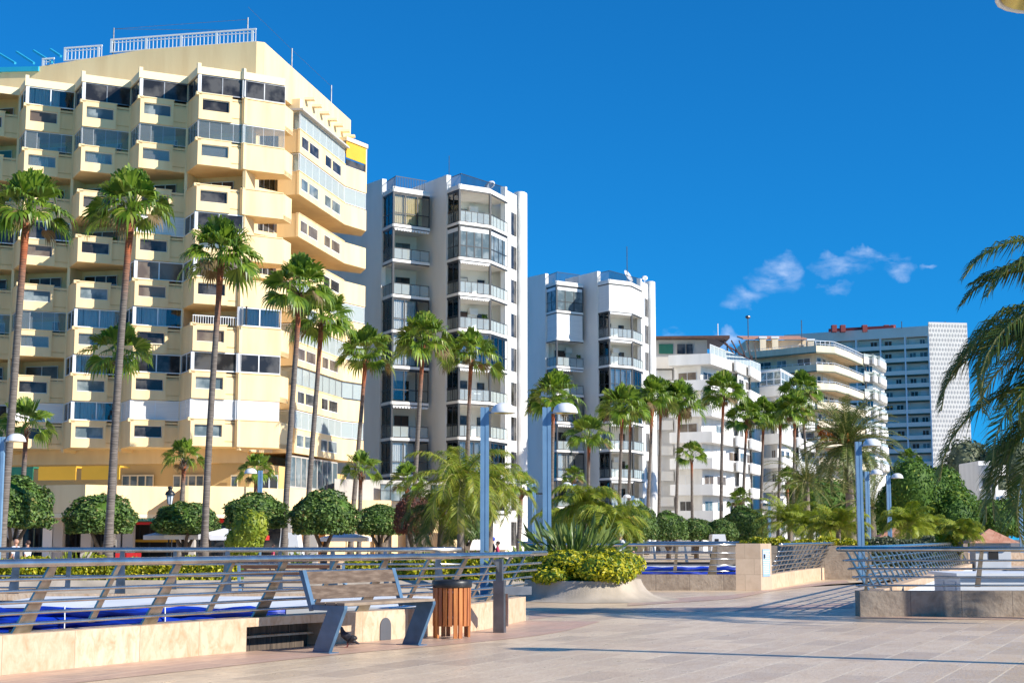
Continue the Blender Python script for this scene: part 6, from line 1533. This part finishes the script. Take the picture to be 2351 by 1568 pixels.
# ================================================================ people
def person(px,Y,H,label,face=0,shirt='shirt',trous='trous',hair='hairg',lean=0,arms='walk',z0=0,cap=None,female=False):
    x=(px-1175.5)/FP*Y; r=thing('person',label,'person',(x,Y,z0)); k=H/1.75
    step=.16; l=lean
    J={'pel':(0,0,.96),'wa':(0,l*.2,1.08),'ch':(0,l*.6,1.30),'nk':(0,l,1.49),'hd':(0,l*1.1+.01,1.60),'ht':(0,l*1.15+.01,1.69),
       'shl':(-.17,l*.8,1.42),'shr':(.17,l*.8,1.42),'ell':(-.24,l*.8-.08,1.15),'elr':(.24,l*.8+.10,1.16),'hal':(-.24,l*.8+.08,.93),'har':(.25,l*.8+.24,1.02),
       'hpl':(-.09,0,.90),'hpr':(.09,0,.90),'knl':(-.10,step*.8,.50),'knr':(.10,-step*.3,.50),'anl':(-.10,step,.09),'anr':(.10,-step*1.4,.13),'tol':(-.11,step+.17,.03),'tor':(.11,-step*1.4+.14,.05)}
    if arms=='rail': J['elr']=(.28,.20,1.18); J['har']=(.30,.48,1.06)
    names=list(J); idx={n:i for i,n in enumerate(names)}
    E=[('pel','wa'),('wa','ch'),('ch','nk'),('nk','hd'),('hd','ht'),('ch','shl'),('ch','shr'),('shl','ell'),('shr','elr'),('ell','hal'),('elr','har'),('pel','hpl'),('pel','hpr'),('hpl','knl'),('hpr','knr'),('knl','anl'),('knr','anr'),('anl','tol'),('anr','tor')]
    RD={'pel':(.135,.105),'wa':(.13,.10),'ch':(.15,.11),'nk':(.055,.055),'hd':(.078,.095),'ht':(.06,.07),'shl':(.065,.06),'shr':(.065,.06),'ell':(.042,.042),'elr':(.042,.042),'hal':(.032,.038),'har':(.032,.038),'hpl':(.095,.095),'hpr':(.095,.095),'knl':(.06,.06),'knr':(.06,.06),'anl':(.042,.042),'anr':(.042,.042),'tol':(.035,.03),'tor':(.035,.03)}
    S3=lambda n,s=1:tuple(c*k for c in J[n])
    def mk(nm,keep,mat,grow):
        ids=[n for n in names if n in keep]; ii={n:i for i,n in enumerate(ids)}
        o=skinbody(nm,[S3(n) for n in ids],[(ii[a],ii[b]) for a,b in E if a in ii and b in ii],[(RD[n][0]*k*grow,RD[n][1]*k*grow) for n in ids],mat,r,1 if grow>1 else 2); return o
    mk('body',names,M['skin'],1)
    mk('shirt',['pel','wa','ch','shl','shr','ell','elr'],M[shirt],1.13)
    mk('trousers',['pel','hpl','hpr','knl','knr','anl','anr'],M[trous],1.16)
    hx,hy,hz=S3('hd'); m=MB(); m.ball((x+hx,Y+hy-.02,z0+hz+.045),.098*k,.112*k,.10*k,14,10); m.v=[(a,b,max(c,z0+hz+.0+(.06 if b>Y+hy+.03 else (-.12 if female else -.04)))) for a,b,c in m.v]
    part('hair' if not cap else 'cap',m,M[cap or hair],r,True)
    m=MB(); m.ball((x+hx,Y+hy+.10*k,z0+hz+.0),.014,.02,.022,6,4)
    for s in(-1,1): m.ball((x+hx+s*.082*k,Y+hy,z0+hz+.01),.012,.02,.03,6,5)
    part('nose_and_ears',m,M['skin'],r,True)
    m=MB()
    for s in(-1,1): m.ball((x+hx+s*.03*k,Y+hy+.085*k,z0+hz+.035),.011,.008,.009,6,4)
    part('eyes',m,M['iron'],r)
    r.rotation_euler=(0,0,face); return r
def pdepth(px,yhead,H): d=ray(px,yhead); return None
person(46,50,1.42,'balding older man in a white and pale blue shirt walking at the far left',face=R(60),hair='skin')
person(73,51,1.38,'woman in a white top walking beside the older man at the far left',face=R(70),hair='hairb',female=True)
person(1416,49,1.66,'white haired man in a white shirt leaning on the middle railing',face=R(-55),arms='rail',lean=.10)
person(632,66,1.18,'dark haired passer by whose head shows above the railing near the lime bush',face=R(90),hair='hairb',shirt='mag')
person(1131,58,1.50,'person with a blue cap and dark top behind the tallest blue lamp post',face=R(100),shirt='trous',cap='bcap')
person(1143,59,1.34,'person in a magenta top beside the spiky plant behind the round planter',face=R(80),shirt='mag',hair='hairb',female=True)
# ================================================================ cafe terraces and long bench
def parasol(px,yt,Y,w,h,label,cols,group='cafe parasols before the shops'):
    a=at(px,yt,Y); r=thing('parasol',label,'parasol',(a.x,Y,0),group)
    m=MB(); m.tube([(a.x,Y,0),(a.x,Y,a.z)],.03,6); part('pole',m,M['galv'],r)
    for k in range(4):
        A=Vector((a.x,Y,a.z)); q=[(-1,-1),(1,-1),(1,1),(-1,1)]; p=q[k]; s=q[(k+1)%4]; m=MB()
        P0=Vector((a.x+p[0]*w/2,Y+p[1]*w/2,a.z-h)); P1=Vector((a.x+s[0]*w/2,Y+s[1]*w/2,a.z-h)); B0=P0-Vector((0,0,.2)); B1_=P1-Vector((0,0,.2))
        m.add([A,P0,P1,B0,B1_],[(0,1,2),(1,3,4,2)]); part('canopy_panel',m,M[cols[k%len(cols)]],r)
    return r
parasol(552,1208,71,2.3,.42,'white parasol with a red panel left of the lime bush',['wcloth','red'])
parasol(515,1212,72,2.0,.3,'plain white parasol just right of the third tall palm trunk',['wcloth'])
parasol(455,1212,73,2.6,.32,'white parasol under the third clipped tree',['wcloth'])
parasol(395,1214,74,2.2,.3,'white parasol just right of the nearer black lantern',['wcloth'])
parasol(795,1220,80,2.4,.3,'white parasol under the fifth clipped tree',['wcloth'])
def chair(px,Y,mat,label,group):
    x=(px-1175.5)/FP*Y; r=thing('cafe_chair',label,'chair',(x,Y,0),group)
    m=MB(); m.box(x-.21,Y-.2,.44,x+.21,Y+.2,.47); part('seat',m,M[mat],r)
    m=MB(); m.box(x-.21,Y+.18,.5,x+.21,Y+.21,.88); part('backrest',m,M[mat],r)
    for a in(-1,1):
        for b in(-1,1): m=MB(); m.box(x+a*.18-.015,Y+b*.17-.015,0,x+a*.18+.015,Y+b*.17+.015,.44); part('leg',m,M['galv'],r)
for i,(px,w) in enumerate(((283,'first, leftmost'),(294,'second'),(306,'third'),(317,'last, rightmost'))): chair(px,60+(i%2)*1.2,'red',w+' of four red cafe chairs behind the yellow hedge','red cafe chairs behind the hedge')
# long dark bench seen from behind with blue end frames
xa,xb=(553-1175.5)/FP*36,(790-1175.5)/FP*36
r=thing('long_bench','long dark wooden bench with blue end frames, seen from behind between the two hedges','bench',((xa+xb)/2,36,0))
z1=at(600,1292,36).z; z2=at(600,1322,36).z
for k in range(2):
    zz=z2+(z1-z2)*k*.52; m=MB(); m.box(xa+.05,36,zz+.02,xb-.05,36.05,zz+(z1-z2)*.47); part('backrest_plank',m,M['brown'],r)
m=MB(); m.box(xa+.03,36.1,.42,xb-.03,36.5,.46); part('seat_plank',m,M['plank'],r)
for X in(xa,xb): 
    m=MB(); m.extrude([(-.1,0),(.12,0),(.5,.42),(.5,.47),(-.02,.47),(-.1,z1),(-.16,z1),(-.08,.42),(.12,.40)],(X,36.05,0),(0,1,0),(1,0,0),.06); part('leg',m,M['blue'],r)
# small cars / van roofs and street things far off
def van(px0,px1,yt,Y,mat,label,name='parked_van'):
    a=at(px0,yt,Y); b=at(px1,yt,Y); w=b.x-a.x; r=thing(name,label,name.split('_')[1],((a.x+b.x)/2,Y,0)); h=a.z
    m=MB(); prof=[(0,.35),(w,.35),(w,h*.5),(w*.93,h*.56),(w*.82,h),(w*.1,h),(w*.02,h*.55),(0,h*.5)]; m.extrude(prof,(a.x,Y,0),(1,0,0),(0,1,0),1.7); part('body',m,M[mat],r)
    m=MB(); m.extrude([(w*.2,h*.62),(w*.45,h*.62),(w*.45,h*.82),(w*.22,h*.82)],(a.x,Y-.01,0),(1,0,0),(0,1,0),.008); part('window',m,M['dglass'],r)
    for f in(.2,.8): m=MB(); m.tube([(a.x+w*f,Y-.03,.32),(a.x+w*f,Y+.2,.32)],.32,16); part('wheel',m,M['iron'],r)
van(1632,1672,1226,105,'membr','white parked van roof visible above the middle railing below the low clipped trees')
van(640,690,1222,83,'membr','white van behind the passer by near the lime bush')
